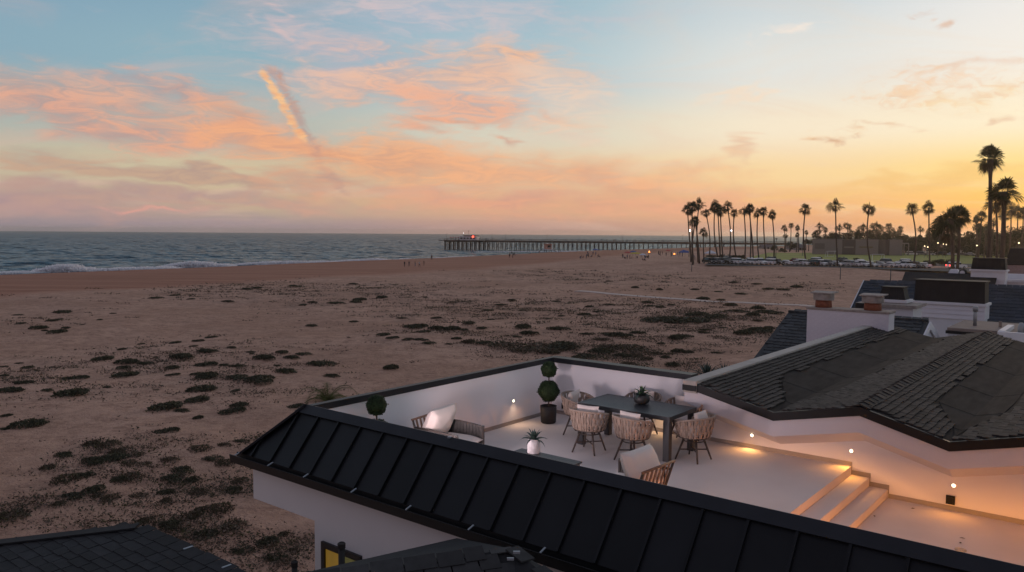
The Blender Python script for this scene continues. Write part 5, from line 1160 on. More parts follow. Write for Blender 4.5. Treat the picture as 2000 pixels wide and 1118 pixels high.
for k in range(4):
    p = Matrix.Translation((pA.x, pA.y, PZ)) @ Matrix.Rotation(pang, 4, 'Z') @ Vector((5.5 + k * 2.2, -4.5, 0)); o = thing('pier_umbrella', 'small red umbrella beside the pier restaurant, %s from the left' % ordn(k), 'umbrella', p, 0, 'red umbrellas on the pier'); MB().tube([(0, 0, 0), (0, 0, 2.2)], .05, 5).build('pole', M_steel, o); MB().lathe([(1.0, 1.8), (.5, 2.2), (.05, 2.4)], 8).build('canopy', M_cloth[3], o)

# ------------------------------------------------------------------ people
def figure(name, joints, edges, rad):
    me = bpy.data.meshes.new(name); me.from_pydata(joints, edges, []); ob = bpy.data.objects.new(name, me); COL.objects.link(ob)
    sk = ob.modifiers.new('skin', 'SKIN'); ob.modifiers.new('sub', 'SUBSURF').levels = 1
    for v, r_ in zip(me.skin_vertices[0].data, rad): v.radius = (r_, r_ * .85)
    me.skin_vertices[0].data[0].use_root = True
    dg = bpy.context.evaluated_depsgraph_get(); dg.update(); out = bpy.data.meshes.new_from_object(ob.evaluated_get(dg)); bpy.data.objects.remove(ob); out.materials.clear()
    return out
def pose(sit=False, stride=0.0, lean=0.0):
    h = .95 if not sit else .26; J = []; E = []; Rr = []
    def j(x, y, z, r_): J.append((x, y, z)); Rr.append(r_); return len(J) - 1
    pe = j(0, 0, h, .13); ch_ = j(0, lean * .4, h + .38, .155); nk = j(0, lean * .5, h + .56, .055); hd_ = j(0, lean * .6, h + .70, .095); ht = j(0, lean * .6 + .01, h + .80, .07)
    E += [(pe, ch_), (ch_, nk), (nk, hd_), (hd_, ht)]
    for s_ in (-1, 1):
        sh_ = j(s_ * .17, lean * .4, h + .48, .06); el = j(s_ * .25, lean * .3 + .04 * s_ * (1 if stride else 0), h + .22, .045); wr = j(s_ * .24, .1 + .1 * s_ * stride, h - .02, .035); hn_ = j(s_ * .24, .12 + .12 * s_ * stride, h - .10, .03)
        E += [(ch_, sh_), (sh_, el), (el, wr), (wr, hn_)]
        if sit: hp = j(s_ * .09, .05, h, .09); kn = j(s_ * .13, .42, h + .22, .07); an = j(s_ * .12, .52, .06, .05); ft = j(s_ * .12, .66, .04, .04)
        else: hp = j(s_ * .09, 0, h - .06, .085); kn = j(s_ * .10, .04 + .16 * s_ * stride, .50, .065); an = j(s_ * .10, .26 * s_ * stride, .08, .045); ft = j(s_ * .10, .26 * s_ * stride + .15, .04, .04)
        E += [(pe, hp), (hp, kn), (kn, an), (an, ft)]
    return J, E, Rr, h
POSES = []
for kw in (dict(), dict(stride=1.0), dict(sit=True, lean=.1), dict(lean=.15, stride=.4)):
    J, E, Rr, h = pose(**kw); POSES.append((figure('body', J, E, Rr), h))
PM = {}
def person_mesh(k, shirt, pants):
    if (k, shirt, pants) in PM: return PM[(k, shirt, pants)]
    me, h = POSES[k]; me = me.copy(); me.name = 'body'
    for m in (M_skin, M_cloth[shirt], M_cloth[pants], M_hair): me.materials.append(m)
    for p in me.polygons:
        z = p.center.z; p.material_index = 3 if z > h + .74 else (0 if z > h + .53 else (1 if z > h - .02 and not (abs(p.center.x) > .2 and z < h + .2) else (2 if abs(p.center.x) < .2 and z > .12 else 0))); p.use_smooth = True
    PM[(k, shirt, pants)] = me; return me
def person(p, k, shirt, pants, rz, label, group): 
    o = link('person', person_mesh(k, shirt, pants), loc=p, rz=rz); o.scale = (1.05, 1.05, 1.05); return tag(o, label, 'person', group)
CROWD = {}; cn = ['dark', 'blue', 'pale', 'red', 'tan', 'black']; rp_ = random.Random(3)
for k, (px_, py_, ps) in enumerate(((790, 522, 1), (799, 521, 0), (811, 521, 0), (819, 522, 1), (828, 520, 3))):
    person(gp(px_, py_), ps, (5, 0, 4, 2, 4)[k], (5, 0, 1, 0, 4)[k], (.3, 2.5, 1.2, -.6, 3)[k], ('person in black walking, leftmost of the five on the wet sand', 'person in dark clothes, second of the five on the wet sand', 'person in tan top, middle of the five on the wet sand', 'person in pale top walking, fourth of the five on the wet sand', 'person in tan clothes, rightmost of the five on the wet sand')[k], 'people on the sand near the surf')
for (px_, py_, n_, sx, g_) in ((1000, 501, 9, 9, 'people at the water before the pier'), (1050, 494, 3, 4, 'people left of the lifeguard tower'), (1094, 493, 3, 4, 'people right of the lifeguard tower'), (1155, 502, 15, 24, 'people sitting in the left beach crowd'), (1242, 507, 16, 26, 'people around the yellow umbrella'), (1310, 500, 16, 26, 'people in the beach crowd by the palms'), (1195, 489, 6, 8, 'people near the blue umbrella by the pier'), (840, 505, 3, 4, 'swimmers at the edge of the surf'), (1362, 508, 5, 8, 'people under the first palms')):
    for _ in range(n_):
        q = rp_.uniform(-1, 1); s1, s2 = rp_.choice((0, 0, 1, 2, 5, 4)), rp_.choice((0, 5, 1, 0)); ps = rp_.choice((0, 2, 2, 3)) if n_ > 10 else rp_.choice((0, 0, 1, 3))
        pp = person(gp(px_ + q * sx, py_ + rp_.uniform(-3, 3)), ps, s1, s2, rp_.uniform(0, 6.28), 'person in %s top %s' % (cn[s1], g_.replace('people ', '', 1)), g_); CROWD.setdefault(pp['label'], []).append(pp)
for k in range(44):
    f = rp_.uniform(.02, .66) * plen; s1 = rp_.choice((0, 5, 0, 1)); p = Matrix.Translation((pA.x, pA.y, PZ)) @ Matrix.Rotation(pang, 4, 'Z') @ Vector((f, rp_.uniform(-3.5, -2.2), 0))
    pp = person(p, rp_.choice((0, 1, 3)), s1, 0, rp_.uniform(0, 6.28), 'tiny figure in %s top on the pier deck' % cn[s1], 'figures on the pier'); CROWD.setdefault(pp['label'], []).append(pp)
for v in CROWD.values():
    if len(v) > 1: number(v)
# umbrellas, tents, fires, lifeguard tower
def umbrella(px_, py_, m, lab, r_=1.5, h=2.3):
    o = thing('beach_umbrella', lab, 'umbrella', gp(px_, py_), 0, 'beach umbrellas'); MB().tube([(0, 0, -.2), (0, 0, h)], .035, 6).build('pole', M_steel, o)
    MB().lathe([(r_, h - .55), (r_ * .97, h - .5), (r_ * .6, h - .15), (.05, h + .05)], 10).build('canopy', m, o)
M_yel = clothmat('yellow canvas', (.45, .36, .04)); M_blu = clothmat('blue canvas', (.05, .09, .28)); M_redc = clothmat('red canvas', (.4, .06, .06)); M_whc = clothmat('white canvas', (.6, .6, .66))
umbrella(1241, 505, M_yel, 'bright yellow beach umbrella in the middle of the crowd', 2.2); umbrella(1226, 503, M_redc, 'red beach umbrella left of the yellow one', 1.5); umbrella(1236, 501, M_blu, 'blue beach umbrella behind the yellow one', 1.6); umbrella(1163, 496, M_blu, 'blue beach umbrella above the left crowd', 1.6); umbrella(1338, 500, M_blu, 'blue beach umbrella near the first palms', 2.0); umbrella(1305, 498, M_redc, 'small red beach umbrella in the right crowd', 1.3); umbrella(1255, 508, M_whc, 'pale beach umbrella right of the yellow one', 1.3)
def tent(px_, py_, m, lab, w=3.4):
    o = thing('canopy_tent', lab, 'tent', gp(px_, py_), .3, 'canopy tents')
    for sx in (-1, 1):
        for sy in (-1, 1): MB().tube([(sx * w / 2, sy * w / 2, -.1), (sx * w / 2, sy * w / 2, 2.1)], .05, 5).build('pole', M_steel, o)
    c_ = w / 2 + .1; MB().add([(-c_, -c_, 2.1), (c_, -c_, 2.1), (c_, c_, 2.1), (-c_, c_, 2.1), (0, 0, 3.1), (-c_, -c_, 1.85), (c_, -c_, 1.85), (c_, c_, 1.85), (-c_, c_, 1.85)], [(0, 1, 4), (1, 2, 4), (2, 3, 4), (3, 0, 4), (0, 5, 6, 1), (1, 6, 7, 2), (2, 7, 8, 3), (3, 8, 5, 0)]).build('canopy', m, o)
tent(1388, 505, M_whc, 'white peaked canopy tent left of the car row'); tent(1335, 503, M_blu, 'blue canopy tent under the first palms', 2.8)
for k, (px_, py_) in enumerate(((1268, 495), (1317, 499))):
    p = gp(px_, py_); o = thing('beach_fire', ('bright bonfire on the sand between the crowds', 'small fire in the right beach crowd')[k], 'fire', p, 0, 'fires on the beach'); MB().lathe([(.8, 0), (.9, .35), (.7, .35), (.6, .1)], 10).build('fire_ring', M_conc, o); MB().lathe([(.3, .2), (.4, .5), (.22, .9), (.02, 1.3 - .5 * k)], 8).build('flame', M_fire, o)
lt = thing('lifeguard_tower', 'pinkish lifeguard tower on stilts in front of the pier', 'lifeguard tower', gp(1070, 494), .4)
M_lg = mat('lifeguard salmon', (.42, .20, .15), .8, var=.15, vscale=1)
MB().box(-1.6, 1.6, -1.6, 1.6, 2.2, 5.0).build('cabin', M_lg, lt); MB().box(-2.0, 2.0, -2.0, 2.0, 5.0, 5.2).build('roof', M_lg, lt); MB().box(-2.6, 2.6, -2.6, 2.2, 2.0, 2.2).build('platform', M_white, lt); MB().box(-.9, .9, -1.65, -1.6, 3.2, 4.4).build('window', M_glass, lt)
for sx in (-1, 1):
    for sy in (-1, 1): MB().box(sx * 1.5 - .12, sx * 1.5 + .12, sy * 1.5 - .12, sy * 1.5 + .12, -.4, 2.0).build('stilt', M_pier, lt)
MB().prism([(2.6, -.6, 2.15), (2.6, .6, 2.15), (6.5, .6, 0), (6.5, -.6, 0)], (0, 0, .12)).build('ramp', M_white, lt); MB().box(-2.6, 2.6, -2.6, -2.52, 2.9, 3.0).build('railing', M_white, lt)

# ------------------------------------------------------------------ park: lawn, school building, goals
lawn = MB()
q = [gz(1440, 508, 1.62), gz(1930, 516, 1.62), gz(2010, 498, 1.62), gz(1900, 494.5, 1.62), gz(1500, 494, 1.62)]
M_lawn = mat('lawn', (.21, .23, .03), .9, col2=(.29, .29, .05), vscale=.08, bump=.6, bscale=2)
lawn.add(q, [tuple(range(5))]).build('lawn', M_lawn, kind='structure')
lot = MB(); q = [gz(1376, 518, 1.56), gz(1640, 523, 1.56), gz(1930, 533, 1.56), gz(2060, 524, 1.56), gz(1860, 508, 1.56), gz(1400, 504, 1.56)]
lot.add(q, [tuple(range(6))]).build('car_park', mat('asphalt', (.06, .055, .052), .9, var=.2, vscale=.3), kind='structure')
sb_p = at(1586, 500, 385); ex = (at(1762, 500, 370) - sb_p); bl = Vector((ex.x, ex.y, 0)).length; ba = math.atan2(ex.y, ex.x)
sb = thing('school_building', 'flat roofed grey building with dark panels beyond the lawn', 'building', (sb_p.x, sb_p.y, 1.4), ba)
HB = 7.4
for (a, b, y0, h, m) in ((0, .34, 0, 1.0, M_grey1), (.34, .49, .8, .97, M_grey2), (.49, .74, -.6, 1.0, M_grey1), (.74, .86, .8, .97, M_grey2), (.86, 1.0, -.3, 1.0, M_grey1)):
    MB().box(a * bl + .01, b * bl - .01, y0, 14, 0, HB * h).build('wall_block', m, sb); MB().box(a * bl, b * bl, y0 - .15, 14.1, HB * h, HB * h + .22).build('roof_edge', M_grey2, sb)
MB().box(.03 * bl, .14 * bl, -.12, .02, 2.8, 5.4).build('louvre_panel', M_grey2, sb)
for k in range(8): MB().box(.032 * bl, .138 * bl, -.2, -.12, 2.95 + k * .3, 3.07 + k * .3).build('louvre', M_grey1, sb)
MB().box(.36 * bl, .47 * bl, .7, .82, 3.4, 4.1).build('sign_panel', M_grey1, sb); MB().box(.53 * bl, .68 * bl, -.72, -.58, 3.6, 4.2).build('sign_panel', mat('ochre panel', (.19, .15, .08), .8), sb)
MB().box(1.0 * bl + .1, 1.07 * bl, 0, 8, 5.6, 6.0).build('added_roof', M_grey1, sb)
for k in (.15, .9): MB().box(bl + .1 + k * .065 * bl, bl + .5 + k * .065 * bl, 0, .4, 0, 5.6).build('porch_column', M_grey1, sb)
def goal(px_, py_, w, lab):
    p = gz(px_, py_, 1.62); o = thing('soccer_goal', lab, 'goal', p, .15, 'soccer goals')
    for sx in (-1, 1): MB().tube([(sx * w / 2, 0, 0), (sx * w / 2, 0, 2.4)], .09, 6).tube([(sx * w / 2, 0, 2.4), (sx * w / 2, 1.2, 2.3), (sx * w / 2, 2.2, 0)], .05, 5).build('post', M_white, o)
    MB().tube([(-w / 2, 0, 2.4), (w / 2, 0, 2.4)], .09, 6).build('crossbar', M_white, o); MB().tube([(-w / 2, 2.2, .05), (w / 2, 2.2, .05)], .05, 5).build('ground_bar', M_white, o)
goal(1715, 510, 4.6, 'white soccer goal frame on the lawn behind the car row'); goal(1625, 502, 4.0, 'smaller far soccer goal in front of the grey building')

# ------------------------------------------------------------------ cars
def paint(name, c, r_=.3): return mat(name, c, r_, .15, var=.02, spec=.6)
PAINT = {'white': paint('white car paint', (.80, .78, .78)), 'silver': paint('silver car paint', (.50, .49, .49)), 'black': paint('black car paint', (.012, .012, .013)), 'grey': paint('grey car paint', (.17, .165, .165)), 'blue': paint('blue car paint', (.03, .05, .10)), 'red': paint('red car paint', (.20, .02, .02))}
M_head = mat('headlamp glass', (.7, .7, .72), .1, spec=.8); M_tail = mat('tail lamp', (.35, .02, .02), .2)
M_tail_on = mat('lit tail lamp', (.6, .02, .02), .2, emit=(1, .05, .04, 1), estr=10)
def make_car(kind):
    """side outline across the width, narrowed towards the roof; front towards -Y"""
    c = thing(kind, 'x', 'car')
    L_, Wd, H, hood, cowl, roof0, roof1, tail = {'sedan': (4.7, 1.82, 1.45, .92, -.95, -.35, 1.0, 1.75), 'suv': (4.8, 1.95, 1.80, 1.08, -1.15, -.6, 1.85, 2.2), 'pickup': (5.6, 2.0, 1.90, 1.15, -1.35, -.85, .55, .95), 'van': (5.0, 1.95, 1.85, 1.0, -1.6, -.8, 2.0, 2.35)}[kind]
    f, r_ = -L_ / 2, L_ / 2; deck = 1.02 if kind == 'sedan' else (1.1 if kind != 'pickup' else 1.12)
    prof = [(f + .05, .32), (f, .55), (f + .06, hood - .18), (f + .35, hood - .06), (cowl, hood), (r_ - .35 if kind in ('suv', 'van') else tail, deck), (r_ - .04, deck - .05), (r_, .6), (r_ - .06, .34)]
    b = MB(); ws = [(.94, 0), (1, .0), (1, 0), (.95, 0)]; n = len(prof); vs = []
    for x, k in ((-1, .93), (-.96, 1), (.96, 1), (1, .93)):
        for (y, z) in prof: vs.append((x * Wd / 2, y * (k if abs(x) == 1 else 1), .32 + (z - .32) * (k if abs(x) == 1 else 1)))
    fs = [tuple(range(n)), tuple(range(3 * n, 4 * n))[::-1]]
    for q in range(3):
        for j in range(n): fs.append((q*n + j, q*n + (j+1) % n, (q+1)*n + (j+1) % n, (q+1)*n + j))
    b.add(vs, fs); b.build('body', PAINT['white'], c)
    def loft(p0, p1, w0, w1, z0, z1, m, name, dz=0):
        (a0, a1), (b0, b1) = p0, p1
        MB().add([(-w0, a0, z0), (w0, a0, z0), (w0, a1, z0), (-w0, a1, z0), (-w1, b0, z1), (w1, b0, z1), (w1, b1, z1), (-w1, b1, z1)], [(0,3,2,1), (4,5,6,7), (0,1,5,4), (1,2,6,5), (2,3,7,6), (3,0,4,7)]).build(name, m, c, bevel=.03)
    z0 = min(hood, deck) - .04; bt = r_ - .18 if kind in ('suv', 'van') else tail
    loft((cowl, bt), (roof0 - .05, roof1 + .05), Wd / 2 - .07, Wd / 2 - .22, z0, H - .2, M_glass, 'windows')
    loft((roof0 - .08, roof1 + .06), (roof0 + .08, roof1 - .08), Wd / 2 - .20, Wd / 2 - .28, H - .21, H, PAINT['white'], 'roof')
    if kind == 'pickup': MB().box(-Wd / 2 + .12, Wd / 2 - .12, 1.0, r_ - .1, 1.05, 1.125).build('bed', M_tyre, c)
    for sx in (-1, 1):
        for y in (f + .9, r_ - 1.0):
            w = MB().tube([(sx * (Wd / 2 - .22), y, .34), (sx * (Wd / 2 + .01), y, .34)], .34, 14).build('wheel', M_tyre, c); MB().tube([(sx * (Wd / 2 - .02), y, .34), (sx * (Wd / 2 + .025), y, .34)], .20, 10).build('rim', M_rim, w)
        MB().box(sx * (Wd / 2 - .28) - .19, sx * (Wd / 2 - .28) + .19, f - .01, f + .16, .62, .80).build('headlight', M_head, c); MB().box(sx * (Wd / 2 - .2) - .13, sx * (Wd / 2 - .2) + .13, r_ - .12, r_ + .012, .72, .98).build('tail_light', M_tail, c)
        MB().box(sx * (Wd / 2 + .02) - .09, sx * (Wd / 2 + .02) + .09, cowl + .28, cowl + .42, hood - .02, hood + .14).build('mirror', PAINT['white'], c)
    MB().box(-Wd / 2 + .5, Wd / 2 - .5, f - .012, f + .05, .50, .70).build('grille', M_tyre, c); MB().box(-.26, .26, f - .025, f + .02, .40, .50).build('plate', M_white, c)
    return c
PROTO = {k: make_car(k) for k in ('sedan', 'suv', 'pickup', 'van')}
used = set()
def car(kind, colr, p, rz, label, group):
    mm = {'body': PAINT[colr], 'roof': PAINT[colr], 'mirror': PAINT[colr]}
    o = dup(PROTO[kind], loc=p, rz=rz, label=label, group=group, mats=mm, scale=1.08); o['category'] = 'car' if kind != 'pickup' else 'pickup'; o.name = {'sedan': 'parked_car', 'suv': 'parked_suv', 'pickup': 'parked_pickup', 'van': 'parked_van'}[kind]; return o
row1 = 'bs bs gs gs ws ks bs wc ws bs wc wc ks bs gs wc gc ks wc sc wc gc wc wc wp gs bc wc'.split()
ck = {'b': 'black', 'g': 'grey', 'w': 'white', 'k': 'blue', 's': 'silver', 'r': 'red'}; kk = {'s': 'suv', 'c': 'sedan', 'p': 'pickup', 'v': 'van'}
row1 = ['bs', 'gs', 'bs', 'ws', 'sc', 'ws', 'wp', 'ws', 'bs', 'wc', 'sc', 'ws', 'bs', 'ws', 'gs', 'wc', 'ss', 'wc', 'ws', 'wc', 'sc', 'wc', 'wc', 'wp', 'gs', 'wc']
n1 = len(row1)
for i, c_ in enumerate(row1):
    px_ = 1384 + i * (1802 - 1384) / (n1 - 1) + random.uniform(-2, 2); py_ = 515 + (px_ - 1384) * .0205; p = gz(px_, py_, 1.58)
    car(kk[c_[1]], ck[c_[0]], p, R(26 + random.uniform(-9, 9)) + (math.pi if random.random() < .3 else 0), '%s %s, %s vehicle from the left in the front parking row' % (ck[c_[0]], {'s': 'sport utility car', 'c': 'sedan', 'p': 'pickup', 'v': 'van'}[c_[1]], ordn(i)), 'cars in the front parking row')
row2 = ['gs', 'wc', 'bs', 'rc', 'ws', 'bs', 'wc', 'gs', 'ws']
for i, c_ in enumerate(row2):
    px_ = 1425 + i * 42 + random.uniform(-9, 9); p = gz(px_, 510.5 + (px_ - 1384) * .0185, 1.58)
    car(kk[c_[1]], ck[c_[0]], p, R(200 + random.uniform(-4, 4)), '%s %s, %s vehicle from the left in the rear parking row' % (ck[c_[0]], {'s': 'sport utility car', 'c': 'sedan', 'p': 'pickup'}[c_[1]], ordn(i)), 'cars in the rear parking row')
p = gz(1868, 525, 1.58); o = car('suv', 'white', p, R(95), 'white sport utility car side on between the near palm trunks', 'cars by the near palms')
for ch_ in [c for c in bpy.data.objects if c.parent == o and c.name.startswith('tail_light')]: ch_.material_slots[0].link = 'OBJECT'; ch_.material_slots[0].material = M_tail_on
row3 = ['ws', 'wc', 'gs', 'wc', 'sc', 'ws', 'bs', 'rc', 'wc', 'ws', 'gc', 'wc', 'sc', 'gs', 'wc', 'bs', 'ws', 'sc', 'wc', 'gs', 'wc', 'sc']
for i, c_ in enumerate(row3):
    px_ = 1778 + (i // 2) * 20 + random.uniform(-4, 4); p = gz(px_, 499.0 - 4.0 * (i % 2) + (px_ - 1780) * .008, 1.58)
    car(kk[c_[1]], ck[c_[0]], p, R(random.choice((35, 60, 215))), '%s %s, %s vehicle from the left in the far lot beyond the lawn' % (ck[c_[0]], {'s': 'sport utility car', 'c': 'sedan'}[c_[1]], ordn(i)), 'cars in the far lot beyond the lawn')
for k_ in PROTO.values():
    for ch_ in list(kids(k_)):
        for g_ in kids(ch_): bpy.data.objects.remove(g_)
        bpy.data.objects.remove(ch_)
    bpy.data.objects.remove(k_)

# ------------------------------------------------------------------ palms and trees
def fan_crown(seed, n=27, L_=2.6, blades=12, skirt=.16):
    """Washingtonia crown: petioles carrying split fans, upright in the middle, hanging below"""
    rg = np.random.default_rng(seed); V = []; MI = []
    for i in range(n):
        k = (i + .5) / n; a = i * 2.39996 + rg.random() * .5; el = R(80 - 138 * k ** .95 + rg.uniform(-18, 18)); ln = L_ * rg.uniform(.62, 1.18) * (1 - .30 * (k > .62)); dead = 1 if k > 1 - skirt else 0
        d = np.array([math.cos(a) * math.cos(el), math.sin(a) * math.cos(el), math.sin(el)]); s_ = np.array([-math.sin(a), math.cos(a), 0]); u_2 = np.cross(d, s_); tw = rg.normal() * .75; s_ = s_ * math.cos(tw) + u_2 * math.sin(tw); u_2 = np.cross(d, s_)
        p0 = d * .1; p1 = d * ln * .34 + np.array([0, 0, -.04 * ln]); w = .03
        V += [p0 - s_ * w, p0 + s_ * w, p1 + s_ * w * .6, p1 - s_ * w * .6]; MI.append(dead)
        for b in range(blades):
            t_ = (b / (blades - 1) - .5) * R(150); fl = ln * .68 * (1 - .25 * abs(t_) / R(75)); dd = d * math.cos(t_) + s_ * math.sin(t_)
            e_ = p1 + dd * fl * .62 + u_2 * .05 * rg.normal(); tip = p1 + dd * fl + np.array([0, 0, -.30 * fl * rg.uniform(.4, 1.2)]); sd = (s_ * math.cos(t_) - d * math.sin(t_)) * fl * .055
            V += [p1, e_ - sd, tip, e_ + sd]; MI.append(dead)
    V = np.array(V); return raw_mesh('crown', V, np.arange(len(V)).reshape(-1, 4), [M_palmleaf, M_deadleaf], np.array(MI))
crowns = [fan_crown(300 + i) for i in range(5)]; big_crowns = [fan_crown(330 + i, 26, 2.9, 15, .16) for i in range(3)]
def palm(name, label, group, foot, top, crown, cr, rad=.24, bend=.0):
    """foot and top are points of the place; the crown is cr metres across"""
    o = thing(name, label, 'palm', foot, 0, group); d = top - foot; n = 9; pts = []
    for i in range(n):
        f = i / (n - 1); pts.append(Vector((d.x * (f ** 1.3) + bend * math.sin(math.pi * f), d.y * f, d.z * f - (.4 if i == 0 else 0))))
    rr = [rad * (1.35 if i == 0 else 1.0 - .35 * i / (n - 1)) for i in range(n)]; rr[-1] *= 2.0; pts[-1] = pts[-1] + Vector((0, 0, cr * .05))
    MB().tube(pts, rr, 8).build('trunk', M_palmtrunk, o, smooth=True)
    c_ = link('crown', crown, o, loc=d); s_ = cr / 5.0; c_.scale = (s_ * .95, s_ * .95, s_ * 1.05); c_.rotation_euler = (0, 0, random.uniform(0, 6.28)); c_['kind'] = 'stuff'
    return o
PL = [(1350, 512, 1343, 412, 30), (1354, 515, 1352, 407, 31), (1353, 517, 1357, 437, 26), (1366, 515, 1358, 432, 22), (1364, 513, 1365, 401, 31), (1375, 507, 1374, 456, 24), (1385, 508, 1379, 418, 22), (1403, 511, 1396, 406, 30), (1407, 511, 1402, 410, 26), (1412, 513, 1407, 415, 28), (1424, 512, 1421, 406, 28), (1439, 513, 1434, 418, 22), (1454, 513, 1453, 414, 24), (1465, 516, 1464, 410, 27), (1471, 511, 1463, 413, 23), (1483, 512, 1480, 418, 24), (1497, 512, 1491, 415, 25), (1511, 512, 1508, 421, 22), (1575, 519, 1573, 411, 28), (1636, 521, 1632, 404, 34), (1702, 523, 1697, 411, 32), (1783, 524, 1781, 411, 32), (1816, 524, 1814, 408, 32)]
for i, (fx, fy, tx, ty, cw) in enumerate(PL):
    f = gz(fx, fy, 1.5) if fx > 1372 else gp(fx, fy); t_ = at(tx, ty, f.y + random.uniform(-2, 2))
    palm('fan_palm', 'slim fan palm, %s from the left of the tall palms by the car park' % ordn(i), 'tall palms by the car park', f, t_, crowns[i % 5], cw * 1.1 * f.y / FPX, .26, random.uniform(-1.0, 1.0))
for (fx, Y, fz, tx, ty, cw, lab, ci, rad) in ((1928, 120, 1, 1934, 314, 56, 'tallest fan palm with open windblown crown at the right', 0, .36), (1952, 112, 1, 1961, 378, 62, 'dark fan palm right of the tallest one', 1, .40),
        (1860, 150, 1, 1857, 432, 66, 'bushy full fan palm between the singles and the tallest palm', 2, .40), (1868, 152, 1, 1874, 428, 50, 'bushy palm joined to its fuller neighbour', 0, .32), (1864, 160, 1, 1850, 452, 58, 'lower drooping palm of the bushy pair', 1, .3), (1946, 170, 1, 1945, 398, 46, 'hazy fan palm behind the tallest trunk', 1, .3)):
    t_ = at(tx, ty, Y); f = at(fx, 500, Y); f.z = fz
    palm('fan_palm', lab, 'large palms near the houses', f, t_, big_crowns[ci], cw * 1.12 * Y / FPX, rad, .3)
def leaf_crown(seed, n=2600, lobes=9):
    rg = np.random.default_rng(seed); c = np.column_stack([rg.uniform(-.6, .6, lobes), rg.uniform(-.6, .6, lobes), rg.uniform(.15, .8, lobes)]); r_ = rg.uniform(.18, .36, lobes)
    i = rg.integers(0, lobes, n); d = rg.normal(size=(n, 3)); d /= np.linalg.norm(d, axis=1)[:, None]; P = c[i] + d * (r_[i] * rg.random(n) ** .35)[:, None]
    d1 = rg.normal(size=(n, 3)); d1 /= np.linalg.norm(d1, axis=1)[:, None]; d2 = np.cross(d1, rg.normal(size=(n, 3))); d2 /= np.linalg.norm(d2, axis=1)[:, None]; s_ = .045 * (.6 + .8 * rg.random((n, 1)))
    V = np.stack([P - d1 * s_, P + d2 * s_ * .6, P + d1 * s_, P - d2 * s_ * .6], 1).reshape(-1, 3); return raw_mesh('crown', V, np.arange(4 * n).reshape(-1, 4), M_tree)
tcs = [leaf_crown(400 + i) for i in range(5)]
def tree(px_, Y, ytop, wpx, k, lab, group, squash=1.0):
    t_ = at(px_, ytop, Y); r_ = wpx * Y / FPX / 1.5; z0 = 1.3; H = t_.z - z0
    o = thing('broadleaf_tree', lab, 'tree', (t_.x, t_.y, z0), random.uniform(0, 6), group); c_ = link('crown', tcs[k % 5], o, loc=(0, 0, max(0, H - r_ * 1.08 * squash))); c_.scale = (r_, r_, r_ * squash); c_['kind'] = 'stuff'
    hz = max(.6, H - r_ * .6 * squash); MB().tube([(0, 0, -.3), (.1, 0, hz * .5), (0, .1, hz)], [.28, .22, .1], 7).tube([(.1, 0, hz * .55), (r_ * .35, .1, hz + r_ * .3 * squash)], [.14, .05], 5).tube([(0, .05, hz * .6), (-r_ * .3, -.2, hz + r_ * .35 * squash)], [.14, .05], 5).build('trunk', M_bark, o)
BP = [(1532, 447, 15, 430), (1545, 442, 13, 440), (1558, 446, 12, 430), (1575, 455, 10, 430), (1600, 442, 15, 440), (1597, 455, 16, 420), (1612, 450, 14, 430), (1535, 462, 11, 420), (1557, 460, 11, 430), (1640, 446, 16, 430), (1655, 443, 18, 440), (1662, 456, 16, 420), (1590, 460, 12, 410), (1675, 462, 12, 410), (1686, 446, 20, 420), (1712, 447, 26, 410), (1736, 445, 18, 430), (1744, 455, 16, 420), (1758, 450, 16, 430), (1797, 449, 14, 430), (1815, 452, 14, 430), (1836, 445, 14, 380), (1906, 430, 16, 330), (1917, 426, 26, 320), (1975, 412, 30, 300), (1988, 416, 30, 310), (1962, 424, 26, 320), (1940, 437, 20, 330), (1999, 420, 24, 300), (1926, 448, 20, 330), (2006, 410, 24, 290)]
for i, (px_, ty, cw, Y) in enumerate(BP):
    t_ = at(px_, ty, Y); f = Vector((t_.x + random.uniform(-.8, .8), t_.y, 1.2))
    palm('distant_palm', 'small hazy palm, %s among the distant palms beyond the lawn' % (ordn(i) if i < 30 else 'last'), 'distant palms beyond the lawn', f, t_, crowns[i % 5], cw * 1.25 * Y / FPX, .3, .3)
BT = [(1620, 455, 24, 450), (1638, 450, 36, 440), (1662, 452, 34, 445), (1690, 446, 44, 430), (1715, 452, 38, 420), (1738, 449, 40, 425), (1756, 454, 34, 440), (1604, 458, 24, 450), (1580, 466, 22, 460), (1545, 471, 20, 470), (1513, 479, 16, 440), (1530, 484, 16, 430), (1775, 458, 36, 430), (1797, 460, 40, 420), (1815, 452, 42, 430), (1834, 450, 46, 420), (1852, 456, 48, 400), (1882, 452, 54, 390), (1905, 448, 50, 380), (1912, 434, 46, 350), (1932, 448, 60, 370), (1957, 450, 56, 360), (1982, 452, 60, 350), (1999, 438, 60, 310), (1770, 474, 34, 400), (1800, 476, 40, 400), (1840, 474, 46, 395), (1872, 474, 46, 390), (1912, 474, 50, 370), (1950, 474, 52, 360), (1990, 472, 54, 350), (2022, 460, 60, 340)]
for i, (px_, ty, cw, Y) in enumerate(BT): tree(px_, Y, ty, cw, i, 'hazy tree, %s in the belt of trees beyond the lawn' % (ordn(i) if i < 30 else ('second last', 'last')[i - 30]), 'trees beyond the lawn', random.uniform(.75, 1.05))
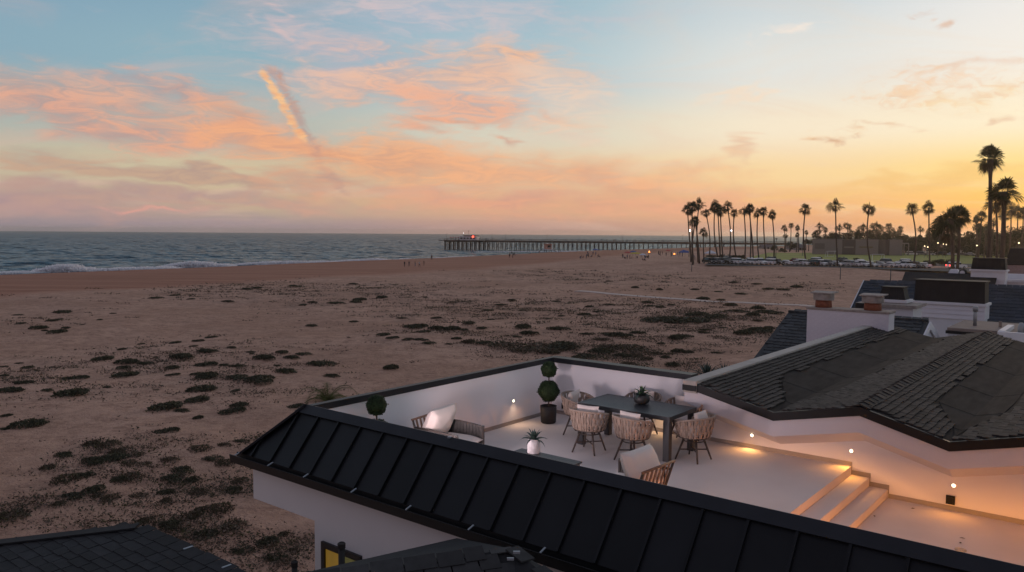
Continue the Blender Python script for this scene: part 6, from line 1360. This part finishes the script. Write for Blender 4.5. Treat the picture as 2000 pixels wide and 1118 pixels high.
for i, (px_, py_, w) in enumerate(((1385, 503, 14), (1402, 503, 16), (1418, 503, 16), (1436, 503, 14), (1452, 503, 14), (1600, 503, 8), (1645, 503, 8), (1818, 517, 20), (1840, 516, 22), (1862, 517, 20), (1672, 506, 9), (1535, 508, 7))):
    p = gz(px_, py_ + 3, 1.5); r_ = w * p.y / FPX; o = link('shrub', tcs[i % 5], loc=(p.x, p.y, 1.4)); o.scale = (r_ / 1.1, r_ / 1.1, r_ * .62); tag(o, 'low dark shrub, %s from the left behind the parked cars' % ordn(sorted((1385, 1402, 1418, 1436, 1452, 1600, 1645, 1818, 1840, 1862, 1672, 1535)).index(px_)), 'shrub', 'shrubs behind the parked cars')
# street lamps, utility poles, far windows and lights
for k, (px_, ty, by, lit) in enumerate(((1346, 451, 503, 1), (1426, 451, 505, 1), (1515, 468, 512, 0), (1567, 450, 500, 0), (1407, 466, 508, 0))):
    f = gp(px_, by); h = (by - ty) * f.y / FPX
    o = thing('street_lamp', ('lit street lamp among the leftmost palms', 'lit street lamp between the palm groups', 'unlit lamp pole right of the palm groups', 'tall thin pole among the distant palms', 'short pole with box head in the palm row')[k], 'street lamp', f, 0, 'lamp poles by the car park'); MB().tube([(0, 0, -.2), (0, 0, h)], [.13, .08], 6).build('pole', M_steel, o)
    if lit: MB().lathe([(.1, h - .3), (.38, h - .15), (.38, h + .15), (.1, h + .3)], 8).build('lamp_globe', M_lampw, o)
    else: MB().box(-.3, .3, -.2, .2, h, h + .4).build('lamp_head', M_steel, o)
for k, (px_, py_, m, Y) in enumerate(((1832, 475, 0, 380), (1848, 478, 0, 380), (1812, 483, 0, 375), (1806, 481, 0, 372), (1843, 477, 0, 378), (1990, 475, 0, 330), (1908, 480, 0, 360))):
    t_ = at(px_, py_, Y - 40); o = thing('far_lamp', 'small glowing lamp among the trees, %s from the left' % ordn([1806, 1812, 1832, 1843, 1848, 1908, 1990].index(px_)), 'lamp', (t_.x, t_.y, 1.3), 0, 'lit lamps beyond the lawn')
    h = t_.z - 1.3; MB().tube([(0, 0, 0), (0, 0, h)], .08, 5).build('pole', M_steel, o); MB().lathe([(.05, h - .25), (.28, h), (.05, h + .25)], 7).build('bulb', M_lampy, o)
hs_ = [(1500, 484, 24, 6, 520, 'tan'), (1552, 482, 20, 8, 500, 'pale'), (1567, 484, 16, 8, 480, 'pale'), (1905, 474, 30, 16, 470, 'tan'), (1960, 476, 40, 16, 450, 'pale'), (1870, 478, 30, 14, 470, 'pale')]
for k, (px_, py_, w, h_, Y, tone) in enumerate(hs_):
    p = at(px_, py_, Y); w_ = w * Y / FPX; H = p.z - 1.0; o = thing('distant_house', 'small hazy house beyond the lawn, %s from the left' % ordn([1500, 1552, 1567, 1870, 1905, 1960].index(px_)), 'house', (p.x, p.y, 1.0), 0, 'distant houses')
    MB().box(-w_ / 2, w_ / 2, 0, 7, 0, H).build('wall', M_conc if tone == 'tan' else M_grey1, o); MB().prism([(-w_ / 2 - .3, -.4, H), (-w_ / 2 - .3, 7.4, H), (-w_ / 2 - .3, 3.5, H + 2.0)], (w_ + .6, 0, 0)).build('roof', M_grey2, o)
    for j in range(3): MB().box(-w_ * .35 + j * w_ * .3, -w_ * .35 + j * w_ * .3 + 1.1, -.05, .02, H * .35, H * .35 + 1.3).build('window', M_glass, o)
# ------------------------------------------------------------------ sea air
hzb = MB().box(-6600, 6600, -6600, 7600, -9, 30).build('haze', mat('haze box', (1, 1, 1)), kind='stuff')
hm_ = bpy.data.materials.new('sea haze'); hm_.use_nodes = True; t = hm_.node_tree; t.nodes.clear(); ov = t.nodes.new('ShaderNodeOutputMaterial'); pv_ = t.nodes.new('ShaderNodeVolumePrincipled')
pv_.inputs['Color'].default_value = (.97, .93, .88, 1); pv_.inputs['Density'].default_value = 0.00011; pv_.inputs['Anisotropy'].default_value = .8; t.links.new(pv_.outputs[0], ov.inputs['Volume']); hzb.data.materials[0] = hm_
